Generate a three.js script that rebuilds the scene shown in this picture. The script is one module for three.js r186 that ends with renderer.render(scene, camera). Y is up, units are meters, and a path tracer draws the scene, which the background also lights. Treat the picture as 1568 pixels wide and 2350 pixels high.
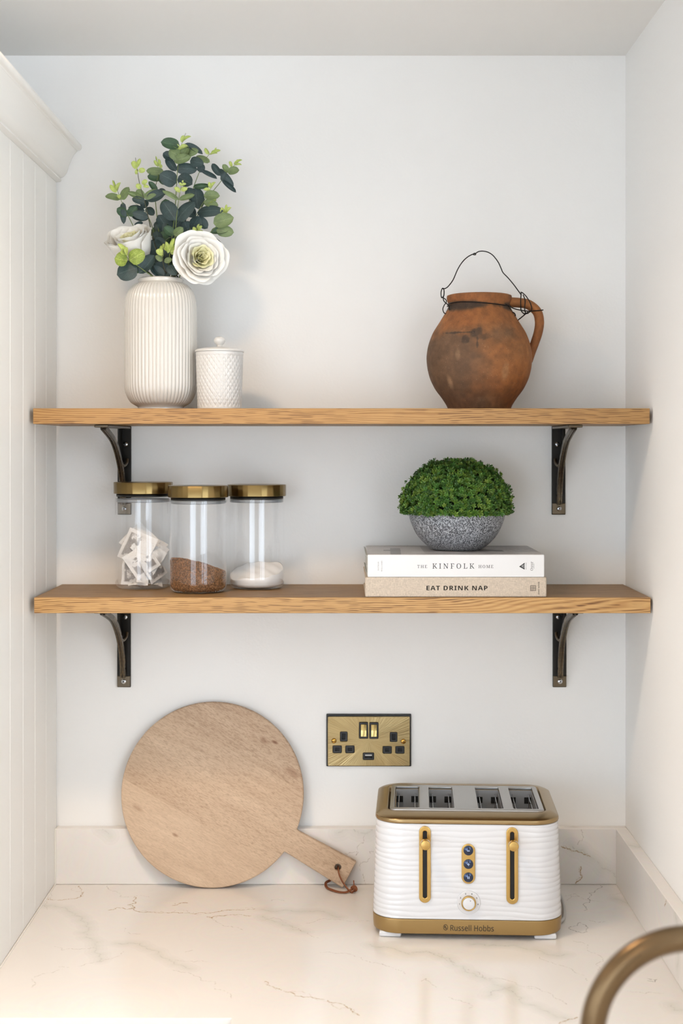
import * as THREE from 'three';
import { RoundedBoxGeometry } from 'three/addons/geometries/RoundedBoxGeometry.js';
import { mergeGeometries, toCreasedNormals } from 'three/addons/utils/BufferGeometryUtils.js';
import { TextGeometry } from 'three/addons/geometries/TextGeometry.js';
import { FontLoader } from 'three/addons/loaders/FontLoader.js';

// ---------------------------------------------------------------- camera, sky, exposure
const EYE = 1.66, WORKTOP = 0.9135;
const camera = new THREE.PerspectiveCamera(38.96, 1568 / 2350, 0.05, 60);
camera.position.set(0, EYE, 2.5);
camera.lookAt(0, EYE, 0);
camera.setViewOffset(1568, 2350, -6, 145, 1568, 2350);   // level camera with a shifted lens
camera.focus = 2.32;
camera.userData.fStop = 5.0;

const scene = new THREE.Scene();
scene.background = new THREE.Color().setRGB(0.78, 0.88, 1.0);   // overcast daylight beyond the windows
scene.backgroundIntensity = 5.2;
const renderer = new THREE.WebGLRenderer({ antialias: true });
renderer.toneMapping = THREE.LinearToneMapping;
renderer.toneMappingExposure = 1.04;
renderer.shadowMap.enabled = true;
const LAMP_COLOUR = [1.0, 0.76, 0.53];
const LAMPS = [[-0.44, 0.815, 3.2], [-0.44, 2.9, 3.2], [-1.75, 1.15, 2.2], [-1.75, 2.9, 3.2]];  // x, z, candela

// ---------------------------------------------------------------- helpers
const V2 = (x, y) => new THREE.Vector2(x, y), V3 = (x, y, z) => new THREE.Vector3(x, y, z);
function rng(seed) { let s = seed >>> 0; return () => { s = (s + 0x6d2b79f5) >>> 0; let t = Math.imul(s ^ (s >>> 15), 1 | s); t = (t + Math.imul(t ^ (t >>> 7), 61 | t)) ^ t; return ((t ^ (t >>> 14)) >>> 0) / 4294967296; }; }
const used = new Map();
function numbered(name) { const n = used.get(name) ?? 0; used.set(name, n + 1); return n ? name + '_' + String(n).padStart(3, '0') : name; }
function tag(o, label, category, group, kind) {
  if (label) o.userData.label = label;
  if (category) o.userData.category = category;
  if (group) o.userData.group = group;
  if (kind) o.userData.kind = kind;
  return o;
}
function thing(name, label, category, [x, y, z] = [0, 0, 0], turn = 0, group) {
  const o = new THREE.Group(); o.name = numbered(name); o.position.set(x, y, z); o.rotation.y = turn;
  scene.add(o); return tag(o, label, category, group);
}
function part(name, geo, material, parent, label) {
  const o = new THREE.Mesh(geo, material); o.name = name; (parent ?? scene).add(o);
  if (label) o.userData.label = label;
  return o;
}
function structure(name, geo, material) { const o = part(name, geo, material, scene); o.userData.kind = 'structure'; return o; }
const merge = (list) => mergeGeometries(list.map((g) => { const h = g.index ? g.toNonIndexed() : g; for (const k of Object.keys(h.attributes)) if (!['position', 'normal', 'uv'].includes(k)) h.deleteAttribute(k); return h; }));
function at(geo, x, y, z) { return geo.translate(x, y, z); }
// uv in metres from the side that a face looks to; along = the axis that u follows on that object
function metreUV(geo, grain = 'x', du = 0, dv = 0) {
  const p = geo.attributes.position, n = geo.attributes.normal, uv = new Float32Array(p.count * 2);
  for (let i = 0; i < p.count; i++) {
    const a = [Math.abs(n.getX(i)), Math.abs(n.getY(i)), Math.abs(n.getZ(i))], q = [p.getX(i), p.getY(i), p.getZ(i)];
    const k = a.indexOf(Math.max(...a)); let u, v;
    if (k === 0) { u = q[2]; v = q[1]; } else if (k === 1) { u = q[0]; v = q[2]; } else { u = q[0]; v = q[1]; }
    if (grain === 'y' && k !== 1) [u, v] = [v, u];
    uv[i * 2] = u + du; uv[i * 2 + 1] = v + dv + k * 0.13;
  }
  geo.setAttribute('uv', new THREE.BufferAttribute(uv, 2)); return geo;
}
const rbox = (w, h, d, r = 0.002, s = 2) => new RoundedBoxGeometry(w, h, d, s, Math.min(r, w / 2 - 1e-5, h / 2 - 1e-5, d / 2 - 1e-5));
const lathe = (pts, seg = 64) => new THREE.LatheGeometry(pts.map(([r, y]) => V2(r, y)), seg);
const tube = (pts, r, seg = 40, radial = 8, closed = false, tension = 0.5) => new THREE.TubeGeometry(new THREE.CatmullRomCurve3(pts.map((p) => V3(...p)), closed, 'catmullrom', tension), seg, r, radial, closed);
function rrShape(w, h, r, S = new THREE.Shape(), cx = 0, cy = 0) {
  const x = cx - w / 2, y = cy - h / 2; r = Math.min(r, w / 2, h / 2);
  S.moveTo(x + r, y); S.lineTo(x + w - r, y); S.absarc(x + w - r, y + r, r, -Math.PI / 2, 0);
  S.lineTo(x + w, y + h - r); S.absarc(x + w - r, y + h - r, r, 0, Math.PI / 2);
  S.lineTo(x + r, y + h); S.absarc(x + r, y + h - r, r, Math.PI / 2, Math.PI);
  S.lineTo(x, y + r); S.absarc(x + r, y + r, r, Math.PI, Math.PI * 1.5); return S;
}
const extrude = (shape, depth, bevel = 0, seg = 2, curve = 16) => new THREE.ExtrudeGeometry(shape, bevel ? { depth: depth - 2 * bevel, bevelEnabled: true, bevelSize: bevel, bevelThickness: bevel, bevelOffset: -bevel, bevelSegments: seg, curveSegments: curve } : { depth, bevelEnabled: false, curveSegments: curve });
const ext = (shape, depth, bevel = 0, seg = 2, curve = 16) => at(extrude(shape, depth, bevel, seg, curve), 0, 0, bevel);   // from z = 0 to z = depth

// lattice noise, period 256
const LAT = (() => { const r = rng(7), a = new Float32Array(65536); for (let i = 0; i < 65536; i++) a[i] = r(); return a; })();
function vnoise(x, y) {
  const xi = Math.floor(x), yi = Math.floor(y); let fx = x - xi, fy = y - yi; fx = fx * fx * (3 - 2 * fx); fy = fy * fy * (3 - 2 * fy);
  const x0 = xi & 255, x1 = (xi + 1) & 255, y0 = (yi & 255) << 8, y1 = ((yi + 1) & 255) << 8;
  const a = LAT[y0 + x0], b = LAT[y0 + x1], c = LAT[y1 + x0], d = LAT[y1 + x1];
  return a + (b - a) * fx + (c - a) * fy + (a - b - c + d) * fx * fy;
}
const fbm = (x, y, o = 4) => { let s = 0, a = 0.5, n = 0; for (let i = 0; i < o; i++, a *= 0.5) { s += a * vnoise(x, y); n += a; x = x * 2.03 + 17.1; y = y * 2.03 + 9.7; } return s / n; };
function dots(u, v, nu, nv, share, rad) { const x = u * nu, y = v * nv, i = Math.floor(x), j = Math.floor(y), h = LAT[((j & 255) << 8) + (i & 255)]; if (h > share) return 0; const a = LAT[((j + 37 & 255) << 8) + (i + 91 & 255)], b = LAT[((j + 71 & 255) << 8) + (i + 13 & 255)], r = rad * (0.4 + 0.6 * h / share); return Math.hypot(x - i - 0.3 - 0.4 * a, y - j - 0.3 - 0.4 * b) < r ? 1 : 0; }
const clamp = (x, a = 0, b = 1) => Math.min(b, Math.max(a, x)), lerp = (a, b, t) => a + (b - a) * t;
const step = (a, b, x) => { const t = clamp((x - a) / (b - a)); return t * t * (3 - 2 * t); };
function texture(w, h, f, color = true, rep = [1, 1]) {   // f(u, v) -> [r, g, b] in 0..255 sRGB, or a height 0..1
  const d = new Uint8Array(w * h * 4);
  for (let y = 0; y < h; y++) for (let x = 0; x < w; x++) {
    const c = f((x + 0.5) / w, (y + 0.5) / h), i = (y * w + x) * 4;
    if (color) { d[i] = clamp(c[0], 0, 255); d[i + 1] = clamp(c[1], 0, 255); d[i + 2] = clamp(c[2], 0, 255); } else d[i] = d[i + 1] = d[i + 2] = clamp(c * 255, 0, 255);
    d[i + 3] = 255;
  }
  const t = new THREE.DataTexture(d, w, h); finish(t, color, rep); return t;
}
function finish(t, color, rep = [1, 1]) { t.wrapS = t.wrapT = THREE.RepeatWrapping; t.magFilter = t.minFilter = THREE.LinearFilter; if (color) t.colorSpace = THREE.SRGBColorSpace; t.repeat.set(...rep); t.needsUpdate = true; return t; }
function canvasTexture(w, h, draw, color = true, rep = [1, 1]) { const c = document.createElement('canvas'); c.width = w; c.height = h; const g = c.getContext('2d'); draw(g, w, h); return finish(new THREE.CanvasTexture(c), color, rep); }
const mix3 = (a, b, t) => [lerp(a[0], b[0], t), lerp(a[1], b[1], t), lerp(a[2], b[2], t)];
const std = (color, roughness = 0.6, more = {}) => new THREE.MeshPhysicalMaterial({ color, roughness, ...more });

// ---------------------------------------------------------------- materials
const wallBump = texture(512, 512, (u, v) => fbm(u * 128, v * 128, 2), false, [2.5, 2.5]);
const M = {
  wall: std(0xf3f1ed, 0.85, { bumpMap: wallBump, bumpScale: 0.00012 }),
  ceiling: std(0xefede9, 0.9),
  floor: std(0xa39687, 0.5),
  cabinet: std(0xf0ede6, 0.5),
  chalk: std(0xece9e2, 0.55),
  frame: std(0xf2f2f0, 0.4),
  pane: std(0xffffff, 0, { transmission: 1, thickness: 0, ior: 1.45 }),
  silicone: std(0xe9e4da, 0.4),
  dark: std(0x0b0b0c, 0.35),
  chrome: std(0xd4d4d6, 0.16, { metalness: 1 }),
  screw: std(0xc9ccd0, 0.25, { metalness: 1 }),
  steel: std(0xb9b8b6, 0.34, { metalness: 1 }),
};
const woodGrain = (pale, mid, dark, k) => (u, v) => {
  const w = fbm(u * 3 + 3, v * 10, 3), g = v * k + w * 9 + fbm(u * 1.6, v * 4, 2) * 16, ring = Math.pow(0.5 + 0.5 * Math.sin(6.283 * g), 1.6);
  const fine = vnoise(u * 24, v * 255), pore = step(0.40, 0.78, vnoise(u * 56, v * 430 + w * 10)) * (0.10 + 0.90 * ring * step(0.25, 0.65, fbm(u * 9, v * 30, 2)));
  let c = mix3(pale, mid, 0.75 * ring + 0.25 * fine); c = mix3(c, dark, pore * 0.85);
  const t = 0.94 + 0.12 * fbm(u * 2, v * 5 + 40, 2); return [c[0] * t, c[1] * t, c[2] * t];
};
const oakMap = texture(2048, 1024, woodGrain([200, 160, 104], [166, 122, 70], [98, 62, 28], 150), true, [1, 2]);
M.oak = std(0xffffff, 0.5, { map: oakMap, bumpMap: texture(1024, 1024, (u, v) => vnoise(u * 60, v * 420) * 0.6 + 0.4 * vnoise(u * 20, v * 200), false, [1, 2]), bumpScale: 0.0003 });
M.board = std(0xffffff, 0.62, { map: texture(1024, 1024, (u, v) => {
  const s = v * 0.36, stave = s < 0.128 ? 0 : s < 0.261 ? 1 : 2, r = [0.12, 0.45, 0.75][stave];
  const warp = fbm(u * 3 + stave * 7, v * 6, 3), soft = fbm(u * 5 + 9 * stave, v * 26 + warp * 3, 3), pore = 0.6 * step(0.46, 0.86, vnoise(u * 150 + stave * 13, v * 420 + warp * 4)) + 0.5 * step(0.5, 0.9, vnoise(u * 90 + 77, v * 250 + stave * 31)), fib = vnoise(u * 40, v * 253);
  let c = mix3([214, 187, 158], [176, 146, 118], 0.5 * soft + 0.55 * r - 0.15 + 0.25 * (fib - 0.5)); c = mix3(c, [112, 84, 62], pore * 0.34 * (0.3 + 0.9 * r));
  for (const [ku, kv, kr, kd] of [[0.597, 0.859, 0.011, 0.9], [0.56, 0.841, 0.018, 0.45], [0.461, 0.251, 0.012, 0.5], [0.70, 0.775, 0.03, 0.35], [0.30, 0.27, 0.02, 0.25]]) { const d = Math.hypot((u - ku) * 0.7, v - kv) / kr + vnoise(u * 60, v * 60) * 0.5; c = mix3(c, [120, 80, 55], kd * (1 - step(0.3, 1.2, d))); }
  return c; }, true, [2, 2.778]) });
const STEMS = [
{z:4,p:[[11,-1],[23,102],[28,175],[31,202],[36,227],[42,242]],l:[[32,221,2,226,18,1],[33,202,15,213,19,2],[33,203,47,219,18,2],[39,224,69,208,11,0],[42,207,63,213,14,2],[23,198,5,209,15,0],[22,196,51,201,15,2],[25,184,60,183,18,0],[26,179,10,201,13,0],[49,196,73,190,16,0],[27,160,0,173,25,0],[30,171,54,155,21,0]],s:[[32,215,20,222,8,3],[32,215,46,220,8,3],[36,227,51,236,5,3],[36,226,39,238,6,3],[33,210,31,202,4,3]]},
{z:-6,p:[[17,-1],[44,121],[64,181],[78,207],[96,217]],l:[[81,196,59,206,11,2],[65,182,92,169,8,0],[53,155,80,157,9,1],[64,179,69,193,12,0]],s:[[80,209,73,219,6,3],[83,211,99,215,5,3],[81,208,94,210,4,3],[90,213,92,220,3,3]]},
{z:-14,p:[[22,-1],[62,113],[99,166],[110,182],[130,200]],l:[[111,180,102,193,10,2],[110,181,130,183,14,2],[94,187,119,159,11,0],[100,167,123,148,8,0],[99,175,84,195,11,0],[100,166,106,181,8,0]],s:[[117,189,113,199,5,3],[120,193,134,201,4,3],[122,192,133,193,4,3],[127,196,126,202,3,3]]},
{z:-2,p:[[20,-1],[52,92],[73,133],[81,146],[84,160]],l:[[71,140,97,139,15,2],[60,112,105,112,21,0],[62,117,57,153,23,0],[71,129,95,123,12,2],[52,133,46,152,17,0]],s:[[82,148,71,149,6,3],[83,151,91,162,5,3],[82,152,80,162,5,3],[77,128,92,133,9,3],[79,127,86,137,8,3],[83,129,90,125,6,3]]},
{z:26,p:[[20,-1],[26,63],[29,96],[33,130],[39,159]],l:[[33,128,7,142,9,2],[33,128,58,136,9,2],[28,94,7,125,25,0],[30,94,58,123,26,0],[25,70,9,83,15,1],[25,70,40,82,13,2]],s:[[35,140,26,148,7,3],[36,144,47,147,7,3],[38,151,34,156,4,3],[38,151,45,154,5,3],[39,156,40,160,3,3]]},
{z:6,p:[[2,-1],[-17,90],[-27,133],[-35,162],[-41,201]],l:[[-27,134,-53,143,9,2],[-27,134,-39,148,12,2],[-27,134,-4,148,13,2],[-23,131,7,142,19,0],[-25,127,-46,133,12,0],[-20,102,-45,109,14,0]],s:[[-39,182,-46,195,9,3],[-39,185,-33,199,6,3],[-36,179,-25,181,8,3],[-31,151,-40,156,8,3],[-30,157,-22,164,7,3],[-40,173,-38,182,5,3],[-28,154,-18,152,5,3]]},
{z:-8,p:[[-6,-1],[-41,78],[-54,105],[-67,133],[-79,166]],l:[[-68,134,-93,140,14,2],[-67,134,-54,154,15,2],[-55,107,-73,119,14,1],[-55,107,-41,122,14,1],[-64,130,-63,95,11,0],[-45,90,-31,96,8,0]],s:[[-74,146,-85,158,7,3],[-73,148,-67,162,7,3],[-76,152,-81,166,3,3],[-73,142,-69,136,6,3]]},
{z:-12,p:[[6,-1],[-6,92],[-11,148],[-5,179],[-10,205]],l:[[4,181,-25,183,13,2],[0,168,-23,174,14,1],[-8,147,-21,164,10,1],[-6,148,8,146,12,0],[-4,169,6,160,8,1]],s:[[-5,190,-12,200,5,3],[-4,190,-5,202,5,3],[-4,190,1,189,7,3],[-8,200,-10,207,2,3]]},
{z:-16,p:[[2,-1],[-14,82],[-29,117],[-45,129]],l:[[-21,104,-51,111,16,0],[-29,117,-55,121,12,0],[-25,123,-14,109,14,0],[-18,75,10,94,18,1],[-35,123,-23,133,12,0],[-6,102,2,82,21,0]],s:[]},
{z:8,p:[[33,-1],[71,63],[97,92],[109,114]],l:[[88,92,121,101,22,2],[93,81,121,77,18,2],[83,77,114,82,14,1],[82,66,104,45,18,0],[69,71,56,76,12,2]],s:[[106,106,102,118,7,3],[108,107,118,118,7,3],[107,109,110,123,4,3],[58,75,55,86,7,3],[60,77,72,78,7,3],[62,81,69,88,5,3],[63,82,65,91,4,3]]},
{z:92,p:[[4,-1],[-14,7],[-39,24],[-51,32],[-60,49]],l:[[-39,21,-72,10,32,0],[-37,12,-13,41,21,0],[-54,31,-74,34,24,4],[-51,31,-27,45,24,4]],s:[[-56,40,-68,57,8,3],[-55,40,-54,52,6,3],[-56,40,-64,46,7,3],[-53,38,-59,55,5,3]]},
{z:62,p:[[9,-1],[6,15],[4,36],[11,61],[22,67]],l:[[12,5,-11,29,25,0],[4,5,-17,22,17,0],[4,31,-8,39,9,2],[6,29,18,34,9,2],[19,32,31,34,12,2],[13,24,25,7,15,0]],s:[[4,36,2,55,6,3],[13,42,9,61,7,3],[17,44,29,57,7,3],[17,47,23,66,6,3],[5,40,-6,47,10,3],[19,40,27,51,8,3],[13,45,5,57,6,3]]},
{z:-20,p:[[17,-1],[17,44],[13,82],[11,109]],l:[[13,82,-6,109,23,0],[14,82,39,109,23,0],[15,55,-8,73,23,0],[16,55,42,73,23,0],[16,28,-6,47,23,0],[17,28,42,45,23,0],[11,109,6,136,21,1],[15,67,17,92,21,0],[17,16,2,30,19,0],[21,16,42,24,19,0]],s:[]},
{z:0,p:[[13,-1],[37,47],[52,82],[58,105]],l:[[52,82,64,104,21,0],[48,75,39,96,21,0],[40,57,64,69,19,1],[39,51,23,67,19,0],[33,40,52,45,19,0],[58,102,77,86,17,0],[44,67,56,47,17,1],[58,105,42,121,17,0]],s:[]},
];
const VEINS = [
['b', [[-0.498,0.093],[-0.473,0.106],[-0.449,0.098],[-0.439,0.088],[-0.439,0.072],[-0.453,0.028]]],
['b', [[-0.382,0.159],[-0.37,0.144],[-0.353,0.154],[-0.342,0.144],[-0.334,0.164],[-0.317,0.167],[-0.278,0.171],[-0.24,0.177],[-0.222,0.174],[-0.201,0.164],[-0.179,0.156],[-0.145,0.151]]],
['b', [[-0.35,0.088],[-0.348,0.111],[-0.342,0.121],[-0.354,0.129],[-0.341,0.149]]],
['b', [[-0.219,0.19],[-0.21,0.198],[-0.202,0.186],[-0.178,0.18],[-0.149,0.186]]],
['g', [[-0.493,0.134],[-0.453,0.144],[-0.438,0.169],[-0.418,0.193],[-0.402,0.226],[-0.395,0.289],[-0.374,0.324],[-0.366,0.358],[-0.356,0.39]]],
['t', [[-0.248,0.426],[-0.227,0.437],[-0.203,0.456],[-0.179,0.478],[-0.16,0.511],[-0.153,0.532]]],
['t', [[-0.402,0.025],[-0.392,0.056],[-0.383,0.061],[-0.373,0.088],[-0.351,0.083],[-0.324,0.088]]],
['t', [[-0.21,0.202],[-0.192,0.231],[-0.157,0.255]]],
['t', [[-0.435,0.328],[-0.42,0.345],[-0.397,0.341],[-0.373,0.332]]],
['t', [[-0.122,0.114],[-0.113,0.101],[-0.099,0.111]]],
['b', [[-0.281,0.134],[-0.268,0.121],[-0.257,0.121]]],
['t', [[-0.342,0.244],[-0.326,0.272],[-0.314,0.272]]],
['t', [[-0.236,0.353],[-0.226,0.345]]],
['t', [[-0.247,0.386],[-0.218,0.394],[-0.198,0.392]]],
['g', [[-0.343,0.315],[-0.308,0.315],[-0.268,0.374],[-0.221,0.422]]],
['g', [[-0.13,0.188],[-0.098,0.226],[-0.061,0.263]]],
['g', [[-0.134,0.154],[-0.087,0.159],[-0.052,0.164],[-0.008,0.193]]],
['t', [[-0.131,0.212],[-0.113,0.195],[-0.091,0.222],[-0.068,0.258],[-0.037,0.294]]],
['t', [[-0.06,0.222],[-0.039,0.203],[-0.002,0.207],[0.041,0.212]]],
['g', [[0.039,0.32],[0.074,0.337],[0.096,0.362],[0.131,0.358],[0.152,0.378],[0.173,0.433],[0.196,0.456],[0.222,0.493],[0.235,0.522],[0.259,0.563],[0.291,0.603]]],
['t', [[0.096,0.355],[0.126,0.349],[0.145,0.366],[0.162,0.402]]],
['t', [[0.177,0.422],[0.196,0.456],[0.233,0.471],[0.267,0.5]]],
['t', [[-0.036,0.354],[0.01,0.362],[0.06,0.41],[0.087,0.441]]],
['b', [[-0.111,0.471],[-0.082,0.508],[-0.044,0.529],[-0.015,0.55],[0.009,0.57],[0.02,0.593]]],
['g', [[0.192,0.32],[0.235,0.324],[0.283,0.341],[0.328,0.362]]],
['t', [[0.142,0.529],[0.159,0.543],[0.167,0.57]]],
['t', [[0.108,0.471],[0.116,0.46],[0.128,0.493]]],
['d', [[0.439,0.025],[0.43,0.045],[0.412,0.067],[0.404,0.098],[0.406,0.108],[0.393,0.126],[0.386,0.162]]],
['d', [[0.354,0.239],[0.372,0.219],[0.381,0.241],[0.369,0.268],[0.359,0.263],[0.352,0.252],[0.354,0.239]]],
['t', [[0.369,0.083],[0.388,0.07],[0.399,0.102],[0.427,0.114]]],
['t', [[0.367,0.108],[0.378,0.083],[0.394,0.083]]],
['t', [[0.388,0.208],[0.401,0.219],[0.413,0.214]]],
['t', [[0.287,0.375],[0.303,0.399],[0.328,0.427],[0.341,0.468]]],
['t', [[0.253,0.49],[0.27,0.499],[0.285,0.529],[0.299,0.557]]],
['t', [[0.347,0.305],[0.359,0.31],[0.367,0.356],[0.364,0.427]]],
['t', [[0.39,0.507],[0.414,0.516],[0.438,0.516]]],
['d', [[0.427,0.459],[0.44,0.464],[0.436,0.473],[0.426,0.468]]],
['t', [[0.444,0.077],[0.465,0.067]]],
['b', [[0.279,0.62],[0.295,0.605],[0.307,0.599]]],
['b', [[0.372,1.0457],[0.383,1.041],[0.398,1.038],[0.408,1.034],[0.422,1.028]]],
['b', [[0.406,1.0106],[0.408,0.9927],[0.396,0.982]]],
['t', [[0.4,1.048],[0.41,1.06],[0.405,1.075]]],
['t', [[-0.2,0.99],[-0.215,0.985]]],
['t', [[0.02,1.03],[0.024,1.036]]],
];
// veined quartz, mapped in metres (1.4 m to the tile)
const quartzMap = canvasTexture(2048, 2048, (g, W, H) => {
  const r = rng(21), K = W / 1.4, X = (x) => (x + 0.7) * K, Y = (z) => (z + 0.1) * K;
  g.fillStyle = 'rgb(232,226,219)'; g.fillRect(0, 0, W, H);
  for (let i = 0; i < 260; i++) { const x = r() * W, y = r() * H, s = 40 + r() * 160, q = g.createRadialGradient(x, y, 0, x, y, s), c = r() < 0.5 ? '226,221,216' : '245,239,230'; q.addColorStop(0, `rgba(${c},0.16)`); q.addColorStop(1, `rgba(${c},0)`); g.fillStyle = q; g.fillRect(x - s, y - s, 2 * s, 2 * s); }
  g.lineCap = 'round'; g.lineJoin = 'round';
  const wander = (pts, rough) => { let p = pts.map(([x, z]) => [X(x), Y(z)]); for (let k = 0; k < 5; k++) { const q = [p[0]]; for (let i = 1; i < p.length; i++) { const [a, b] = [p[i - 1], p[i]], d = Math.hypot(b[0] - a[0], b[1] - a[1]); q.push([(a[0] + b[0]) / 2 + (r() - 0.5) * d * rough, (a[1] + b[1]) / 2 + (r() - 0.5) * d * rough], b); } p = q; } return p; };
  const stroke = (p, colour, width, a, breaks) => { for (let i = 1; i < p.length; i++) { if (r() < breaks) continue; g.strokeStyle = `rgba(${colour},${a * (0.35 + 0.65 * r())})`; g.lineWidth = width * (0.5 + r()); g.beginPath(); g.moveTo(...p[i - 1]); g.lineTo(...p[i]); g.stroke(); } };
  const vein = (kind, pts) => {
    const p = wander(pts, 0.42);
    if (kind === 'g') { for (const w of [46, 30, 16, 8]) { g.strokeStyle = 'rgba(190,186,182,0.08)'; g.lineWidth = w; g.beginPath(); p.forEach((q, i) => (i ? g.lineTo(...q) : g.moveTo(...q))); g.stroke(); } stroke(p, '168,160,154', 1.4, 0.4, 0.4); }
    if (kind === 't') stroke(p, '172,160,148', 1.4, 0.5, 0.3);
    if (kind === 'd') stroke(p, '138,130,124', 1.7, 0.55, 0.22);
    if (kind === 'b') { stroke(p, '158,124,84', 1.9, 0.7, 0.2); stroke(wander(pts, 0.6), '190,170,148', 1.4, 0.5, 0.3); }
  };
  for (const [k, pts] of VEINS) vein(k, pts);
  for (let i = 0; i < 60; i++) { const x = r() * 1.4 - 0.7, z = r() * 1.4 - 0.1; if (z > 0.0 && z < 0.64 && Math.abs(x) < 0.5 && i % 3) continue; const a = r() * 6.28, l = 0.02 + r() * 0.1; vein(r() < 0.2 ? 'g' : 't', [[x, z], [x + Math.cos(a) * l, z + Math.sin(a) * l * 0.7], [x + Math.cos(a + 0.4) * l * 1.8, z + Math.sin(a + 0.4) * l * 1.4]]); }
}, true);
quartzMap.flipY = false;
M.quartz = std(0xffffff, 0.14, { map: quartzMap, specularIntensity: 0.9 });
const quartzUV = (geo, side) => { const p = geo.attributes.position, n = geo.attributes.normal, uv = new Float32Array(p.count * 2); for (let i = 0; i < p.count; i++) { let u = p.getX(i), v = p.getZ(i); if (Math.abs(n.getY(i)) < 0.5) { v = p.getY(i) - WORKTOP + (side ?? 0.9); if (Math.abs(n.getX(i)) > 0.5) u = p.getZ(i); } uv[i * 2] = (u + 0.7) / 1.4; uv[i * 2 + 1] = (v + 0.1) / 1.4; } geo.setAttribute('uv', new THREE.BufferAttribute(uv, 2)); return geo; };

// ---------------------------------------------------------------- the room
const XL = -2.8, XR = 0.486, ZB = 4.6, HC = 2.339, CAB = -0.496;
const box = (x0, x1, y0, y1, z0, z1) => at(new THREE.BoxGeometry(x1 - x0, y1 - y0, z1 - z0), (x0 + x1) / 2, (y0 + y1) / 2, (z0 + z1) / 2);
const wallUV = (g) => metreUV(g);
structure('wall_back', wallUV(box(XL - 0.15, XR + 0.15, 0, HC, -0.15, 0)), M.wall);
structure('added_shade_wall', wallUV(box(XL, -1.1, 0, HC, 0, 0.7)), M.wall);   // added, unseen: closes the recess over the tall cabinet to shade the ceiling
structure('floor', wallUV(box(XL - 0.15, XR + 0.15, -0.1, 0, -0.15, ZB + 0.15)), M.floor);
structure('ceiling', wallUV(box(XL - 0.15, XR + 0.15, HC, HC + 0.12, -0.15, ZB + 0.15)), M.ceiling);
const WR = { a: 0.96, b: 2.6, y0: 1.04, y1: 2.2 }, WL = { a: 2.1, b: 4.2, y0: 0.85, y1: 2.2 }, WF = { a: -2.3, b: -0.5, y0: 0.06, y1: 2.2 };
{
  const s = new THREE.Shape(); s.moveTo(0, 0); s.lineTo(ZB, 0); s.lineTo(ZB, HC); s.lineTo(0, HC); s.closePath();
  s.holes.push(rrShape(WR.b - WR.a, WR.y1 - WR.y0, 0.0005, new THREE.Path(), (WR.a + WR.b) / 2, (WR.y0 + WR.y1) / 2));
  structure('wall_right', wallUV(at(extrude(s, 0.15).rotateY(-Math.PI / 2), XR + 0.15, 0, 0)), M.wall);
  const q = new THREE.Shape(); q.moveTo(0, 0); q.lineTo(ZB, 0); q.lineTo(ZB, HC); q.lineTo(0, HC); q.closePath();
  q.holes.push(rrShape(WL.b - WL.a, WL.y1 - WL.y0, 0.0005, new THREE.Path(), (WL.a + WL.b) / 2, (WL.y0 + WL.y1) / 2));
  structure('wall_left', wallUV(at(extrude(q, 0.15).rotateY(-Math.PI / 2), XL, 0, 0)), M.wall);
  const f = new THREE.Shape(); f.moveTo(XL - 0.15, 0); f.lineTo(XR + 0.15, 0); f.lineTo(XR + 0.15, HC); f.lineTo(XL - 0.15, HC); f.closePath();
  f.holes.push(rrShape(WF.b - WF.a, WF.y1 - WF.y0, 0.0005, new THREE.Path(), (WF.a + WF.b) / 2, (WF.y0 + WF.y1) / 2));
  structure('wall_front', wallUV(at(extrude(f, 0.15), 0, 0, ZB)), M.wall);
}
function windowUnit(name, w, h, panes, place) {
  const o = new THREE.Group(); o.name = name; o.userData.kind = 'structure'; place(o); scene.add(o);
  const F = 0.055, bars = [];
  bars.push(at(rbox(w, F, 0.06), 0, F / 2, 0), at(rbox(w, F, 0.06), 0, h - F / 2, 0));
  for (let i = 0; i <= panes; i++) bars.push(at(rbox(F, h - 2 * F, 0.06), lerp(-w / 2 + F / 2, w / 2 - F / 2, i / panes), h / 2, 0));
  part('window_frame', merge(bars), M.frame, o);
  for (let i = 0; i < panes; i++) { const step_ = (w - F) / panes; part('pane', at(new THREE.BoxGeometry(step_ - F, h - 2 * F, 0.002).deleteAttribute('uv'), -w / 2 + F / 2 + step_ * (i + 0.5), h / 2, 0), M.pane, o); }
}
windowUnit('window_1', WR.b - WR.a, WR.y1 - WR.y0, 2, (o) => { o.position.set(XR + 0.1, WR.y0, (WR.a + WR.b) / 2); o.rotation.y = Math.PI / 2; });
windowUnit('window_3', WL.b - WL.a, WL.y1 - WL.y0, 3, (o) => { o.position.set(XL - 0.1, WL.y0, (WL.a + WL.b) / 2); o.rotation.y = Math.PI / 2; });
windowUnit('window_2', WF.b - WF.a, WF.y1 - WF.y0, 3, (o) => { o.position.set((WF.a + WF.b) / 2, WF.y0, ZB + 0.08); });

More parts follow.
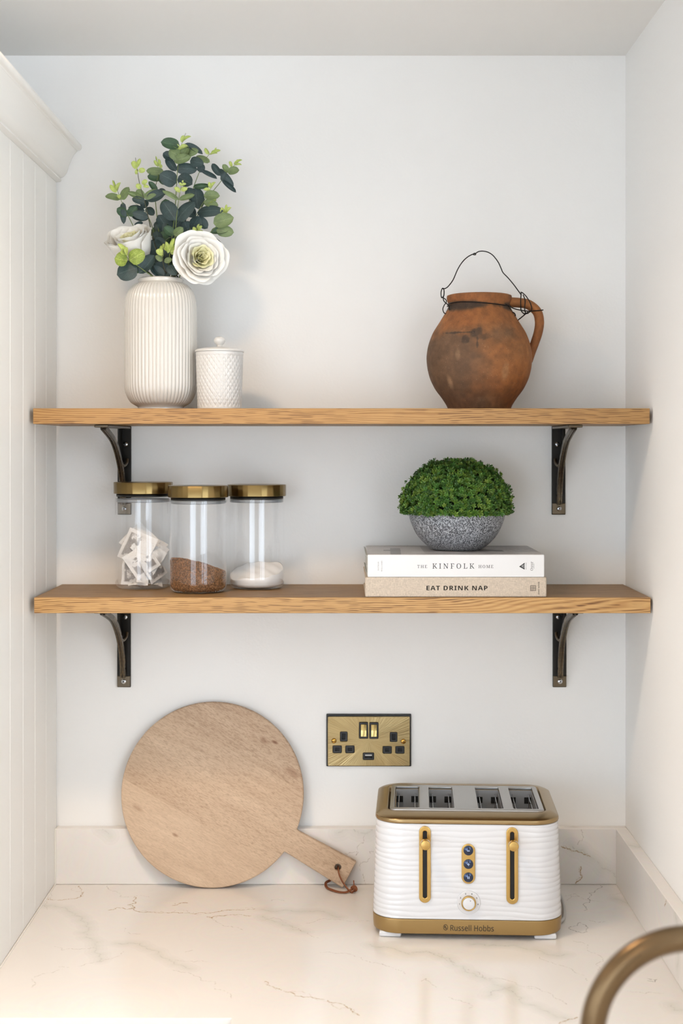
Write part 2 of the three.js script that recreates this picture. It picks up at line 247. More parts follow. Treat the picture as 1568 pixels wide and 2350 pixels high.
// tall cabinet whose boarded side closes the alcove
{
  const D = 0.62, Y0 = WORKTOP, Y1 = 2.1205, t = thing('tall_cabinet', 'off-white tall cabinet with a grooved board side and a moulded cornice beside the shelves', 'cabinet', [CAB, 0, 0]);
  part('carcass', box(-0.6, -0.014, 0.1, 2.12, 0.002, D - 0.02), M.cabinet, t);
  part('plinth', box(-0.59, -0.03, 0.001, 0.1, 0.02, D - 0.06), M.cabinet, t);
  part('lower_side', box(-0.0138, -0.0005, 0.1, WORKTOP - 0.021, 0.002, D - 0.02), M.cabinet, t);
  const w = 0.0865, pl = at(rbox(0.0138, Y1 - Y0 - 0.0012, w - 0.0004, 0.0016, 2), -0.0069, (Y0 + Y1) / 2 + 0.0003, 0);
  for (let i = 0, z = 0.0907 - w; z < D - 0.02; i++, z += w) {
    const a = Math.max(z, 0.0015), b = Math.min(z + w, D - 0.02);
    const g = b - a > w - 0.001 ? pl : at(rbox(0.0138, Y1 - Y0 - 0.0012, b - a - 0.0004, 0.0016, 2), -0.0069, (Y0 + Y1) / 2 + 0.0003, 0);
    part('plank', g, M.cabinet, t).position.z = (a + b) / 2;
  }
  for (const s of [0, 1]) { const d = part('door', at(rbox(0.296, 1.98, 0.02, 0.003), -0.452 + s * 0.3, 1.11, D - 0.009), M.cabinet, t); part('knob', at(lathe([[0.0001, 0.028], [0.011, 0.026], [0.014, 0.02], [0.008, 0.008], [0.006, 0]], 24).rotateX(Math.PI / 2), -0.33 + s * 0.056, 1.15, D), M.chrome, d); }
  const pr = [[0, 0], [0.0058, 0.0004], [0.0078, 0.0022], [0.0078, 0.0042], [0.0064, 0.0056], [0.0064, 0.0064], [0.0126, 0.0098], [0.0172, 0.016], [0.0206, 0.0266], [0.0243, 0.037], [0.0288, 0.0464], [0.0342, 0.0524], [0.0352, 0.0528], [0.0352, 0.0546], [0.0400, 0.0549], [0.0420, 0.0568], [0.0428, 0.0600], [0.0420, 0.0640], [0.0390, 0.0664], [0.033, 0.0672], [-0.02, 0.0672], [-0.02, 0]];
  const s = new THREE.Shape(pr.map((p) => V2(...p)));
  part('cornice', toCreasedNormals(at(extrude(s, D + 0.03), 0, 2.1205, 0.001), 0.75), M.cabinet, t);
  const cap = part('cabinet_top', box(-0.6, -0.021, 2.1205, 2.14, 0.002, D - 0.02), M.cabinet, t);
}
// base cabinets under the worktop
{
  const c = thing('base_cabinet', 'plain off-white base cabinet below the worktop under the shelves', 'cabinet', [0, 0, 0]);
  part('carcass', box(-0.494, 0.484, 0.1, WORKTOP - 0.021, 0.003, 0.56), M.cabinet, c); part('plinth', box(-0.494, 0.484, 0.001, 0.1, 0.02, 0.52), M.cabinet, c);
  part('door', at(rbox(0.33, 0.77, 0.02, 0.003), -0.325, 0.5, 0.571), M.cabinet, c);
  const e = thing('base_cabinet', 'off-white base cabinet below the sink run and its tap', 'cabinet', [0, 0, 0]);
  part('carcass', box(-0.105, 0.484, 0.1, WORKTOP - 0.021, 0.585, 2.08), M.cabinet, e); part('plinth', box(-0.06, 0.484, 0.001, 0.1, 0.6, 2.06), M.cabinet, e);
  for (let i = 0; i < 3; i++) part('door', at(rbox(0.02, 0.77, 0.49, 0.003), -0.116, 0.5, 0.85 + i * 0.495), M.cabinet, e);
}
// L-shaped worktop and its upstands
{
  const s = new THREE.Shape([V2(CAB + 0.0005, -0.0005), V2(XR - 0.0005, -0.0005), V2(XR - 0.0005, -2.1), V2(-0.148, -2.1), V2(-0.148, -0.603), V2(CAB + 0.0005, -0.603)].reverse());
  const o = part('worktop', quartzUV(at(ext(s, 0.02, 0.0012, 2).rotateX(-Math.PI / 2), 0, WORKTOP - 0.02, 0)), M.quartz, scene);
  tag(o, 'L-shaped white quartz worktop with fine grey and brown veins', 'worktop');
  structure('trim_1', quartzUV(at(rbox(XR - CAB - 0.001, 0.0953, 0.02, 0.001), (XR + CAB) / 2, WORKTOP + 0.0479, 0.0102), 0.98), M.quartz);
  structure('trim_2', quartzUV(at(rbox(0.02, 0.0953, 2.078, 0.001), XR - 0.0102, WORKTOP + 0.0479, 1.0598), 0.9), M.quartz);
  const bead = [at(new THREE.CylinderGeometry(0.0016, 0.0016, 0.6, 6).rotateX(Math.PI / 2), CAB + 0.0012, WORKTOP + 0.0006, 0.302), at(new THREE.CylinderGeometry(0.0016, 0.0016, 0.096, 6), CAB + 0.0012, WORKTOP + 0.048, 0.0212)];
  structure('trim_3', merge(bead), M.silicone);
}
// downlights
for (const [i, [x, z, cd]] of LAMPS.entries()) {
  const t = thing('downlight', ['white recessed downlight above the alcove worktop', 'white recessed downlight in the middle of the room, near the glazed doors', 'white recessed downlight in front of the tall cabinet', 'white recessed downlight in the far left of the room'][i], 'lamp', [x, HC, z]);
  part('trim_ring', lathe([[0.034, -0.0005], [0.045, -0.0005], [0.045, -0.004], [0.036, -0.007], [0.034, -0.004], [0.034, -0.0005]], 40), M.frame, t);
  part('bulb', lathe([[0.0001, -0.006], [0.02, -0.005], [0.033, -0.003], [0.033, -0.0006], [0.0001, -0.0006]], 32), new THREE.MeshStandardMaterial({ color: 0xffffff, emissive: new THREE.Color().setRGB(...LAMP_COLOUR), emissiveIntensity: 6 }), t);
  const l = new THREE.SpotLight(new THREE.Color().setRGB(...LAMP_COLOUR), cd, 0, 1.45, 0.9, 2); l.name = 'downlight_lamp';
  l.position.set(x, HC - 0.012, z); l.target.position.set(x, 0, z); l.shadow.radius = 3.5; l.castShadow = true; scene.add(l, l.target);
}
// ---------------------------------------------------------------- shelves and their brackets
M.oakDimmed = M.oak.clone(); M.oakDimmed.color.setRGB(0.80, 0.76, 0.70);   // same oak, the upper front edge's dimmer light put into the colour
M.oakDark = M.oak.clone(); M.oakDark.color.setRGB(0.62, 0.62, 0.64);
const UP_Y = 1.7237, LO_Y = 1.4262, SH_T = 0.0246, SH_D = 0.226;
for (const [x0, x1, y, label, off] of [[-0.489, 0.4805, UP_Y, 'upper oak shelf plank carrying the ribbed vase and the terracotta jug', 0.05], [-0.4874, 0.4819, LO_Y, 'lower oak shelf plank carrying the glass jars and the books', 0.31]]) {
  const s = thing('oak_shelf', label, 'shelf', [(x0 + x1) / 2, y - SH_T / 2, 0.0003], 0, 'oak shelves');
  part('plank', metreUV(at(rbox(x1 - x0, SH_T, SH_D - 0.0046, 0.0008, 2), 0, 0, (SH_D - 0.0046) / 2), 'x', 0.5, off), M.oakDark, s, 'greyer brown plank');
  part('front_edge', metreUV(at(rbox(x1 - x0, SH_T, 0.004, 0.0008, 2), 0, 0, SH_D - 0.0026), 'x', 0.5, off + 0.1), off > 0.1 ? M.oak : M.oakDimmed, s, 'golden oak front edge');
}
M.bronze = std(0xffffff, 0.42, { metalness: 0.85, map: texture(512, 512, (u, v) => { const n = fbm(u * 14, v * 14, 4), k = step(0.45, 0.75, n); return mix3([84, 76, 66], [146, 126, 94], k * 0.75); }, true, [8, 8]), roughnessMap: texture(256, 256, (u, v) => 0.75 + 0.5 * (fbm(u * 20, v * 20) - 0.5), false, [8, 8]) });
M.bronzeDark = std(0x2b2926, 0.45, { metalness: 0.8 });
function bracket(x, top, yaw, label) {
  const t = thing('shelf_bracket', label, 'bracket', [x, top, 0.0006], yaw, 'cast shelf brackets');
  const H = 0.1525, W = 0.0235;
  part('wall_plate', at(rbox(W, H - 0.0002, 0.0042, 0.0012), 0, -H / 2, 0.0021), M.bronzeDark, t);
  part('foot', at(rbox(W - 0.001, 0.019, 0.003, 0.001), 0, -H + 0.0105, 0.005), M.bronze, t, 'bronze foot with a screw');
  part('top_plate', at(rbox(W - 0.001, 0.0045, 0.183, 0.0012), 0, -0.0024, 0.0042 + 0.0915), M.bronze, t);
  const P = [[0.172, -0.0035], [0.156, -0.0075], [0.128, -0.0145], [0.096, -0.0245], [0.0665, -0.0415], [0.042, -0.0625], [0.0255, -0.0835], [0.0162, -0.106], [0.0122, -0.128], [0.0105, -0.1335]];
  const c = new THREE.CatmullRomCurve3(P.map(([z, y]) => V3(0, y, z))), pts = c.getSpacedPoints(48), A = [], B = [];
  pts.forEach((p, i) => { const q = c.getTangentAt(i / 48), n = V2(-q.y, q.z).normalize(); const th = 0.0036; A.push(V2(p.z + n.x * th, p.y + n.y * th)); B.push(V2(p.z - n.x * th, p.y - n.y * th)); });
  const s = new THREE.Shape([...A, ...B.reverse()]), w = 0.0096;
  const arm = part('arm', toCreasedNormals(at(ext(s, w, 0.0008, 2).rotateY(-Math.PI / 2), w / 2, 0, 0), 0.6), M.bronze, t);
  for (const k of [-1, 1]) part('rib', tube(c.getSpacedPoints(30).map((p, i) => { const q = c.getTangentAt(i / 30), n = V2(-q.y, q.z).normalize(), sg = n.x > 0 ? 1 : -1; return [k * 0.0027, p.y - Math.abs(n.y) * 0.0036, p.z + n.x * sg * 0.0036]; }), 0.0019, 60, 8), M.bronze, arm);
  part('web', at(rbox(0.0018, 0.058, 0.03, 0.0005), 0.0042 * Math.sign(x), -0.034, 0.019), M.bronzeDark, t);
  part('hook', tube([[-0.002 * Math.sign(x || 1), -0.0625, 0.043], [-0.004 * Math.sign(x || 1), -0.0675, 0.034], [-0.0060 * Math.sign(x || 1), -0.0665, 0.026], [-0.0075 * Math.sign(x || 1), -0.062, 0.019], [-0.0078 * Math.sign(x || 1), -0.056, 0.016]], 0.0026, 24, 8), M.bronze, t);
  for (const [y, z, dx] of [[-0.031, 0.0042, -0.0022 * Math.sign(x)], [-0.142, 0.0065, 0.0004]]) {
    const sc = part('screw', at(lathe([[0.0001, 0.0022], [0.0025, 0.0019], [0.0042, 0.0008], [0.0043, 0]], 20).rotateX(Math.PI / 2), dx, y, z), M.screw, t);
    part('cross_slot', at(merge([rbox(0.0046, 0.001, 0.0006, 0.0002), rbox(0.001, 0.0046, 0.0006, 0.0002)]).rotateZ(0.4 + y * 9), dx, y, z + 0.0021), M.dark, sc);
  }
  return t;
}
bracket(-0.379, UP_Y - SH_T - 0.0003, -0.05, 'bronze shelf bracket under the upper shelf behind the tea jar');
bracket(0.370, UP_Y - SH_T - 0.0003, 0, 'bronze shelf bracket under the upper shelf beside the leafy plant');
bracket(-0.3797, LO_Y - SH_T - 0.0003, -0.05, 'bronze shelf bracket under the lower shelf above the round cutting board');
bracket(0.3717, LO_Y - SH_T - 0.0003, 0, 'bronze shelf bracket under the lower shelf above the toaster');

// ---------------------------------------------------------------- ribbed vase, roses, eucalyptus
const VX = -0.3042, VZ = 0.1;
{
  const t = thing('ribbed_vase', 'white glazed vase with vertical ribs holding roses and eucalyptus', 'vase', [VX, UP_Y + 0.0004, VZ]);
  const K = 1 / 1384, prof = [];   // radius and height outside, from the foot up
  for (const [r, py] of [[0.1, 941], [50, 941], [52, 939.5], [52.5, 934], [60, 929.5], [68, 924], [75, 914], [80, 902], [82.6, 888], [83, 870], [83.2, 830], [83.4, 780], [83.4, 740], [83, 712], [81.5, 694], [78, 678], [72, 665.5], [64, 656.5], [57, 651.5], [52.5, 649.5], [51.6, 646], [52, 642], [50.6, 640]]) prof.push(V3(r * K, (941 - py) * K, 0));
  const c = new THREE.CatmullRomCurve3(prof, false, 'catmullrom', 0.4), n = 120, seg = 672, N = 56, pos = [], idx = [];
  for (let j = 0; j <= n; j++) { const p = c.getPoint(j / n), w = step(0.007, 0.014, p.y) * (1 - step(0.2045, 0.2085, p.y));
    for (let i = 0; i <= seg; i++) { const a = (i / seg) * Math.PI * 2, r = p.x - w * 0.0017 * (1 - Math.pow(Math.abs(Math.sin(a * N / 2)), 0.6)); pos.push(Math.sin(a) * r, p.y, Math.cos(a) * r); } }
  for (let j = 0; j < n; j++) for (let i = 0; i < seg; i++) { const a = j * (seg + 1) + i, b = a + seg + 1; idx.push(a, a + 1, b, a + 1, b + 1, b); }
  const g = new THREE.BufferGeometry(); g.setAttribute('position', new THREE.Float32BufferAttribute(pos, 3)); g.setIndex(idx); g.computeVertexNormals();
  M.glaze = std(0xd6d2ca, 0.16, { clearcoat: 0.6, clearcoatRoughness: 0.06 });
  part('ribbed_body', g, M.glaze, t);
  part('rim', lathe([[50.6, 301], [48.8, 302.2], [46.5, 301], [46, 296], [48, 288], [66, 270], [70, 200], [60, 30], [0.1, 24]].map(([r, y]) => [r * K, y * K]), 64), M.glaze, t);
}
// one unit leaf: base at the origin, tip at y = 1, width 1, facing +z
function leafGeo(cup, bend, tipness) {
  const nu = 6, nv = 9, pos = [], uv = [], idx = [];
  for (let j = 0; j <= nv; j++) for (let i = 0; i <= nu; i++) {
    const v = j / nv, u = (i / nu) * 2 - 1, w = 0.5 * Math.pow(Math.max(1e-4, 1 - Math.pow(Math.abs(2 * Math.pow(v, tipness) - 1), 2.3)), 0.62);
    pos.push(u * w, v, cup * u * u * w + bend * Math.sin(v * Math.PI) - 0.03 * (1 - Math.abs(u)) * Math.sin(v * 3.14)); uv.push(u * 0.5 + 0.5, v);
  }
  for (let j = 0; j < nv; j++) for (let i = 0; i < nu; i++) { const a = j * (nu + 1) + i, b = a + nu + 1; idx.push(a, a + 1, b, a + 1, b + 1, b); }
  const g = new THREE.BufferGeometry(); g.setAttribute('position', new THREE.Float32BufferAttribute(pos, 3)); g.setAttribute('uv', new THREE.Float32BufferAttribute(uv, 2)); g.setIndex(idx); g.computeVertexNormals(); return g;
}
const veinTexture = (blade, vein, k) => texture(256, 256, (u, v) => {
  const x = Math.abs(u - 0.5), mid = 1 - step(0.008, 0.02, x), side = Math.pow(Math.abs(Math.sin((v * 7 - x * 9) * 3.14)), 14), net = Math.pow(vnoise(u * 40, v * 40), 3) * 0.7, t = 0.86 + 0.28 * fbm(u * 4, v * 4, 3);
  const c = mix3(blade, vein, clamp(mid * 0.7 + side * 0.4 * k + net * k)); return [c[0] * t, c[1] * t, c[2] * t];
});
const leafMat = (a, b, k) => std(0xffffff, 0.55, { map: veinTexture(a, b, k), transmission: 0.12, thickness: 0, side: THREE.DoubleSide });
const LEAF = [leafMat([48, 66, 66], [96, 112, 108], 0.5), leafMat([58, 86, 60], [104, 128, 92], 0.5), leafMat([112, 130, 84], [150, 162, 118], 0.6), leafMat([186, 200, 112], [206, 216, 140], 0.3), leafMat([122, 144, 52], [196, 204, 120], 1.0)];
const LEAF_G = [leafGeo(0.18, 0.06, 0.9), leafGeo(-0.12, 0.1, 0.85), leafGeo(0.3, -0.05, 1.0)], SPROUT_G = leafGeo(0.4, 0.12, 0.9);
const STEM_M = std(0x6f7d45, 0.6), STEM_D = std(0x4b4a36, 0.65);
const STEM_LABELS = ['tallest eucalyptus sprig rising at the top of the vase', 'eucalyptus sprig with a pale shoot just right of the tallest sprig', 'eucalyptus sprig reaching farthest out at upper right with narrow dark leaves', 'eucalyptus sprig with broad dark leaves in the right half of the bunch', 'eucalyptus sprig standing front and centre with two large round paired leaves', 'eucalyptus sprig with a tall thin pale shoot on the left of the bunch', 'eucalyptus sprig spreading farthest to the left', 'eucalyptus sprig of mid green leaves left of the tallest sprig', 'dark eucalyptus sprig low behind the left rose', 'eucalyptus sprig of pale green leaves above the right rose', 'eucalyptus sprig with yellow-green round leaves in front of the left rose', 'short eucalyptus sprig hanging over the vase rim between the roses', 'dark eucalyptus sprig deep in the middle of the bunch', 'dark eucalyptus sprig deep behind the right rose'];
{
  const r = rng(5), down = V3(0, 0, 0);
  STEMS.forEach((S, k) => {
    const t = thing('eucalyptus_stem', STEM_LABELS[k], 'eucalyptus', [VX, 1.9405, VZ], 0, 'eucalyptus sprigs in the ribbed vase');
    if (k === 10) t.position.add(V3(0.0065, -0.0065, 0)); if (k === 11) t.position.add(V3(0.004, -0.004, 0));   // those two lean out of the vase towards the room
    const mm = 0.001, zAt = (y) => S.z * mm * (0.35 + 0.65 * step(-5, 90, y)) * 1.0;
    const [p0] = S.p, path = [[p0[0] * 0.55 * mm, -0.12, S.z * 0.2 * mm], [clamp(p0[0], -30, 30) * mm, p0[1] * mm, Math.min(S.z * 0.45, 14) * mm], ...S.p.slice(1).map(([x, y]) => [x * mm, y * mm, zAt(y)])];
    { const g = tube(path, 0.0012, 40, 6), p = g.attributes.position, cc = new THREE.CatmullRomCurve3(path.map((q) => V3(...q)), false, 'catmullrom', 0.5); for (let j = 0; j <= 40; j++) { const c0 = cc.getPointAt(j / 40), f = 1.15 - 0.85 * Math.pow(j / 40, 1.5); for (let i = 0; i <= 6; i++) { const n = j * 7 + i; p.setXYZ(n, c0.x + (p.getX(n) - c0.x) * f, c0.y + (p.getY(n) - c0.y) * f, c0.z + (p.getZ(n) - c0.z) * f); } } part('stem', g, k % 6 === 5 ? STEM_D : STEM_M, t); }
    if (k > 11) for (let i = 0; i < 15; i++) { const x = lerp(-22, 46, r()), y = lerp(2, 92, r()), a = r() * 3.6 - 0.2; S.l.push([x * 0.5 + 6, y * 0.7, x + 12 * Math.cos(a), y + 12 * Math.sin(a), 13 + r() * 8, r() < 0.8 ? 0 : 1]); }
    const put = (name, [bx, by, tx, ty, w, tone], geo, tilt) => {
      const a = V3(bx * mm, by * mm, zAt(by)), len = Math.hypot(tx - bx, ty - by) * mm, dir = V3((tx - bx) * mm, (ty - by) * mm, (r() - 0.35) * len * tilt).normalize();
      const nrm = V3((r() - 0.5) * 0.7, (r() - 0.2) * 0.8, 1).normalize(), x = V3().crossVectors(dir, nrm).normalize(), z = V3().crossVectors(x, dir);
      const m = part(name, geo, LEAF[tone], t); m.quaternion.setFromRotationMatrix(new THREE.Matrix4().makeBasis(x, dir, z)); m.position.copy(a); m.scale.set(w * mm * 1.08, len * 1.04, len);
    };
    S.l.forEach((e, i) => put('leaf', e, LEAF_G[(i + k) % 3], 0.5));
    S.s.forEach((e) => put('leaf', e, SPROUT_G, 0.4));
  });
}
function rose(label, c, R, face, seed, closed = 0) {
  const t = thing('rose', label, 'rose', c, 0, 'cream roses in the ribbed vase'), r = rng(seed);
  const q = new THREE.Quaternion().setFromUnitVectors(V3(0, 1, 0), face.clone().normalize()); t.quaternion.copy(q);
  const inv = q.clone().invert(), toVase = V3(VX, 1.925, VZ).sub(V3(...c)).applyQuaternion(inv), deep = V3(VX * 1, 1.85, VZ).sub(V3(...c)).applyQuaternion(inv);
  part('stem', tube([[0, -0.4 * R, 0], [0, -0.7 * R, 0], toVase.toArray(), deep.toArray()], 0.0016, 30, 6), STEM_D, t);
  // layer: petal count, radius, base radius, height of base and tip, half-width, curl
  const L = [[3, 0.09, 0.03, 0.0, 0.58, 1.5, 0.0], [3, 0.18, 0.05, -0.04, 0.64, 1.5, 0.06], [3, 0.29, 0.08, -0.08, 0.70, 1.4, 0.14], [4, 0.41, 0.11, -0.14, 0.70, 1.2, 0.22], [4, 0.54, 0.14, -0.20, 0.67, 1.15, 0.30], [4, 0.68, 0.17, -0.28, 0.61, 1.15, 0.36], [5, 0.82, 0.20, -0.36, 0.50, 0.95, 0.42], [5, 0.95, 0.20, -0.42, 0.34, 0.92, 0.46], [4, 1.00, 0.20, -0.45, 0.16, 0.90, 0.42]].map(([n, a, b, h0, h1, w, q]) => [n, a * (1 - 0.06 * closed), b, lerp(h0, h0 * 1.5, closed), lerp(h1, 0.62 + 0.12 * a, closed * 0.9), w, q * (1 - 0.75 * closed)]);
  L.forEach(([n, rad, rb, hb, ht, half, curl], k) => { for (let i = 0; i < n; i++) {
    const a0 = (i / n) * 6.283 + k * 0.9 + (r() - 0.5) * 0.3, rr = rad * (0.88 + r() * 0.22), hh = ht + (r() - 0.5) * 0.16, lean = (r() - 0.5) * 0.16, ph = r() * 9, nu = 20, nv = 14, pos = [], idx = [];
    for (let j = 0; j <= nv; j++) for (let m = 0; m <= nu; m++) {
      const v = j / nv, u = (m / nu) * 2 - 1, ve = v * (1 - 0.16 * Math.pow(Math.abs(u), 3)), wave = 0.034 * Math.sin(u * 3.6 + ph) * v * v + 0.022 * Math.sin(u * 8 + ph * 2) * v * v * v * v + lean * u * v;
      const roll = Math.pow(clamp((ve - 0.62) / 0.38), 1.7), rd = rb + (rr - rb) * Math.pow(ve, 0.62 - 0.14 * closed) + curl * 0.32 * roll + wave, h = hb + (hh - hb) * Math.pow(ve, k < 4 ? 1.05 : 1.35) - curl * 0.30 * roll * roll + wave * 0.5;
      const w = half * (0.35 + 0.65 * Math.pow(Math.sin(1.5708 * clamp(v * 1.15 + 0.1)), 0.8)) * (1 - 0.12 * roll), a = a0 + u * w, off = 0.02 * u * (i % 2 ? 1 : -1);
      const sh = 0.10 * (1 - rad) * v; pos.push((Math.cos(a) * (rd + off) + sh) * R, h * R, (Math.sin(a) * (rd + off) + sh) * R);
    }
    for (let j = 0; j < nv; j++) for (let m = 0; m < nu; m++) { const a = j * (nu + 1) + m, b = a + nu + 1; idx.push(a, b, a + 1, a + 1, b, b + 1); }
    const g = new THREE.BufferGeometry(); g.setAttribute('position', new THREE.Float32BufferAttribute(pos, 3)); g.setIndex(idx); g.computeVertexNormals();
    part('petal', g, k < 4 ? M.petalIn : M.petal, t);
  } });
  const sep = []; for (let i = 0; i < 5; i++) sep.push(leafGeo(0.2, -0.1, 0.8).scale(0.3 * R, 0.75 * R, 0.75 * R).translate(0, 0.1 * R, 0).rotateX(2.0).rotateY(i * 1.257).translate(0, -0.45 * R, 0));
  part('sepals', merge(sep), LEAF[1], t);
}
M.petal = std(0xfdfbf5, 0.7, { transmission: 0.12, thickness: 0, side: THREE.DoubleSide });
M.petalIn = std(0xf7f4cc, 0.7, { transmission: 0.12, thickness: 0, side: THREE.DoubleSide });
rose('large open cream rose at the right of the vase rim', [VX + 0.0665, 1.9700, VZ + 0.036], 0.0400, V3(0.30, 0.16, 1), 11);
rose('cream rose at the left of the bunch behind yellow-green leaves', [VX - 0.045, 1.991, VZ + 0.012], 0.0405, V3(-0.30, 0.95, 0.62), 12, 1);

// ---------------------------------------------------------------- lidded pot
{
  const t = thing('lidded_pot', 'small white ceramic pot with a lattice pattern and a knobbed lid', 'pot', [-0.2036, UP_Y + 0.0004, 0.135]);
  const seg = 240, n = 110, H = 0.0935, pos = [], idx = [], N = 30;
  for (let j = 0; j <= n; j++) for (let i = 0; i <= seg; i++) { const v = j / n, a = (i / seg) * 6.28318, y = v * H, R = lerp(0.0361, 0.0390, v), w = step(0.003, 0.006, y) * (1 - step(H - 0.007, H - 0.004, y));
    const A = Math.abs(Math.sin((a * N + y * 560) / 2)), B = Math.abs(Math.sin((a * N - y * 560) / 2)), r = R - w * 0.0013 * (1 - Math.pow(Math.min(A, B), 0.7)); pos.push(Math.sin(a) * r, y, Math.cos(a) * r); }
  for (let j = 0; j < n; j++) for (let i = 0; i < seg; i++) { const a = j * (seg + 1) + i, b = a + seg + 1; idx.push(a, a + 1, b, a + 1, b + 1, b); }
  const g = new THREE.BufferGeometry(); g.setAttribute('position', new THREE.Float32BufferAttribute(pos, 3)); g.setIndex(idx); g.computeVertexNormals();
  M.ceramic = std(0xd8d6d2, 0.28, { clearcoat: 0.3, clearcoatRoughness: 0.15 });
  part('pot_body', g, M.ceramic, t); part('base', at(new THREE.CylinderGeometry(0.036, 0.0355, 0.0015, 48), 0, 0.0008, 0), M.ceramic, t);
  const lid = part('lid', lathe([[0.0001, 0.1020], [0.012, 0.1018], [0.028, 0.1004], [0.037, 0.0982], [0.0398, 0.0968], [0.0403, 0.0945], [0.0398, 0.0936], [0.0001, 0.0936]].reverse().map((p) => p), 72), M.ceramic, t);
  part('lid_knob', lathe([[0.0001, 0.1016], [0.0062, 0.1016], [0.0046, 0.1036], [0.0046, 0.1052], [0.0072, 0.1078], [0.0092, 0.1112], [0.0093, 0.1142], [0.0076, 0.1172], [0.004, 0.119], [0.0001, 0.1194]], 40), M.ceramic, lid);
}

// ---------------------------------------------------------------- terracotta jug with its wire
{
  const t = thing('terracotta_jug', 'old rounded terracotta jug with a side handle and a wire bail', 'jug', [0.2229, UP_Y + 0.0004, 0.115]);
  const K = 1 / 1393, sideP = [[0, 0], [66, 0], [71.5, 2], [75, 10], [86, 27], [101, 47], [113, 71], [119.5, 96], [121.5, 121], [117.5, 148], [107, 176], [90, 203], [76, 226], [70.5, 237], [70.3, 243], [73.5, 249], [74.5, 257], [73.5, 262], [70, 263.5], [66, 260], [64, 248], [66, 236], [84, 203], [112, 130], [96, 50], [70, 14], [0, 12]];
  M.clay = std(0xffffff, 0.82, { bumpScale: 0.0012, bumpMap: texture(512, 512, (u, v) => 0.6 * fbm(u * 40, v * 40, 3) + 0.4 * vnoise(u * 3, v * 90), false), map: texture(1024, 1024, (u, v) => {
    // u runs round the jug (0.5 faces the room), v from foot to rim and back inside
    const h = v, n = fbm(u * 10, v * 10, 5), f = fbm(u * 60, v * 60, 3), a = (u - 0.5) * 6.283;
    let c = mix3([170, 108, 58], [138, 82, 42], n); c = mix3(c, [182, 118, 64], step(0.5, 0.75, fbm(u * 7 + 4, v * 6, 3)) * 0.5); c = mix3(c, [150, 82, 30], step(0.1, 0.9, a) * (1 - step(0.16, 0.30, h)) * 0.6);
    const m = fbm(u * 5 + 30, v * 4 + 8, 3), soot = (1 - step(-0.55, 0.95, a + 1.6 * (n - 0.5) + 1.2 * (m - 0.5))) * (1 - step(0.335, 0.395, h + 0.10 * (n - 0.5))); c = mix3(c, [104, 80, 60], clamp(soot * 1.1) * 0.85);
    const low = (1 - step(0.10, 0.26, h + 0.1 * (n - 0.5))) * (0.4 + 0.6 * step(0.35, 0.6, n)); c = mix3(c, [104, 66, 42], low * 0.5);
    for (const [ua, va, ru, rv, k] of [[-0.16, 0.358, 0.12, 0.016, 0.6], [-0.13, 0.328, 0.035, 0.03, 0.6], [-0.55, 0.362, 0.34, 0.004, 0.7], [-0.36, 0.340, 0.07, 0.016, 0.5], [-0.05, 0.345, 0.2, 0.012, 0.35]]) { const d = Math.hypot((a - ua) / ru, (h - va) / rv) + (n - 0.5) * 2.6 + (f - 0.5) * 1.2; c = mix3(c, [62, 50, 42], k * (1 - step(0.5, 1.1, d))); }
    c = mix3(c, [52, 44, 38], 0.8 * step(0.40, 0.62, n + 0.2 * (1 - Math.abs(h - 0.466) / 0.02)) * (1 - step(0.006, 0.024, Math.abs(h - 0.466))));
    for (const [ua, va, ru, k] of [[0.42, 0.235, 0.09, 0.3], [-0.5, 0.29, 0.06, 0.3], [-0.75, 0.2, 0.08, 0.35]]) { const d = Math.hypot((a - ua) / ru, (h - va) / (ru * 0.35)); c = mix3(c, [206, 164, 122], k * (1 - step(0.4, 1.2, d))); }
    c = mix3(c, [190, 164, 132], dots(u, v, 240, 200, 0.05, 0.28) * 0.4); c = mix3(c, [70, 46, 32], dots(u + 0.37, v, 256, 210, 0.12, 0.3) * 0.35);
    const t_ = 0.76 + 0.26 * f; return [c[0] * t_, c[1] * t_, c[2] * t_]; }) });
  const c = new THREE.CatmullRomCurve3(sideP.map(([r, y]) => V3(Math.max(r, 0.1) * K, y * K, 0)), false, 'catmullrom', 0.4), n = 130, seg = 96, pos = [], uv = [], idx = [];
  for (let j = 0; j <= n; j++) { const p = c.getPointAt(j / n); for (let i = 0; i <= seg; i++) { const a = (i / seg - 0.5) * 6.28318, wob = 1 + 0.006 * Math.sin(2 * a + p.y * 20) + 0.004 * Math.sin(3 * a + 1), r = p.x * wob; pos.push(Math.sin(a) * r, p.y, Math.cos(a) * r); uv.push(i / seg, j / n); } }
  for (let j = 0; j < n; j++) for (let i = 0; i < seg; i++) { const a = j * (seg + 1) + i, b = a + seg + 1; idx.push(a, a + 1, b, a + 1, b + 1, b); }
  const g = new THREE.BufferGeometry(); g.setAttribute('position', new THREE.Float32BufferAttribute(pos, 3)); g.setAttribute('uv', new THREE.Float32BufferAttribute(uv, 2)); g.setIndex(idx); g.computeVertexNormals();
  part('jug_body', g, M.clay, t);
  // strap handle: an ellipse swept along its path
  const path = new THREE.CatmullRomCurve3([[66, 247], [90, 246], [112, 242], [132, 226], [138, 204], [135.5, 180], [127, 153], [119, 131], [113, 112]].map(([x, y]) => V3(x * K, y * K, 0))), hp = [], hi = [], hu = [];
  for (let j = 0; j <= 60; j++) { const p = path.getPointAt(j / 60), q = path.getTangentAt(j / 60), nn = V3(-q.y, q.x, 0), rw = lerp(0.0083, 0.0068, j / 60), rd = lerp(0.0135, 0.0105, j / 60); for (let i = 0; i <= 20; i++) { const a = (i / 20) * 6.28318; hp.push(p.x + nn.x * Math.cos(a) * rw, p.y + nn.y * Math.cos(a) * rw, Math.sin(a) * rd); hu.push(0.66 + 0.27 * j / 60, 0.25 + 0.13 * i / 20); } }
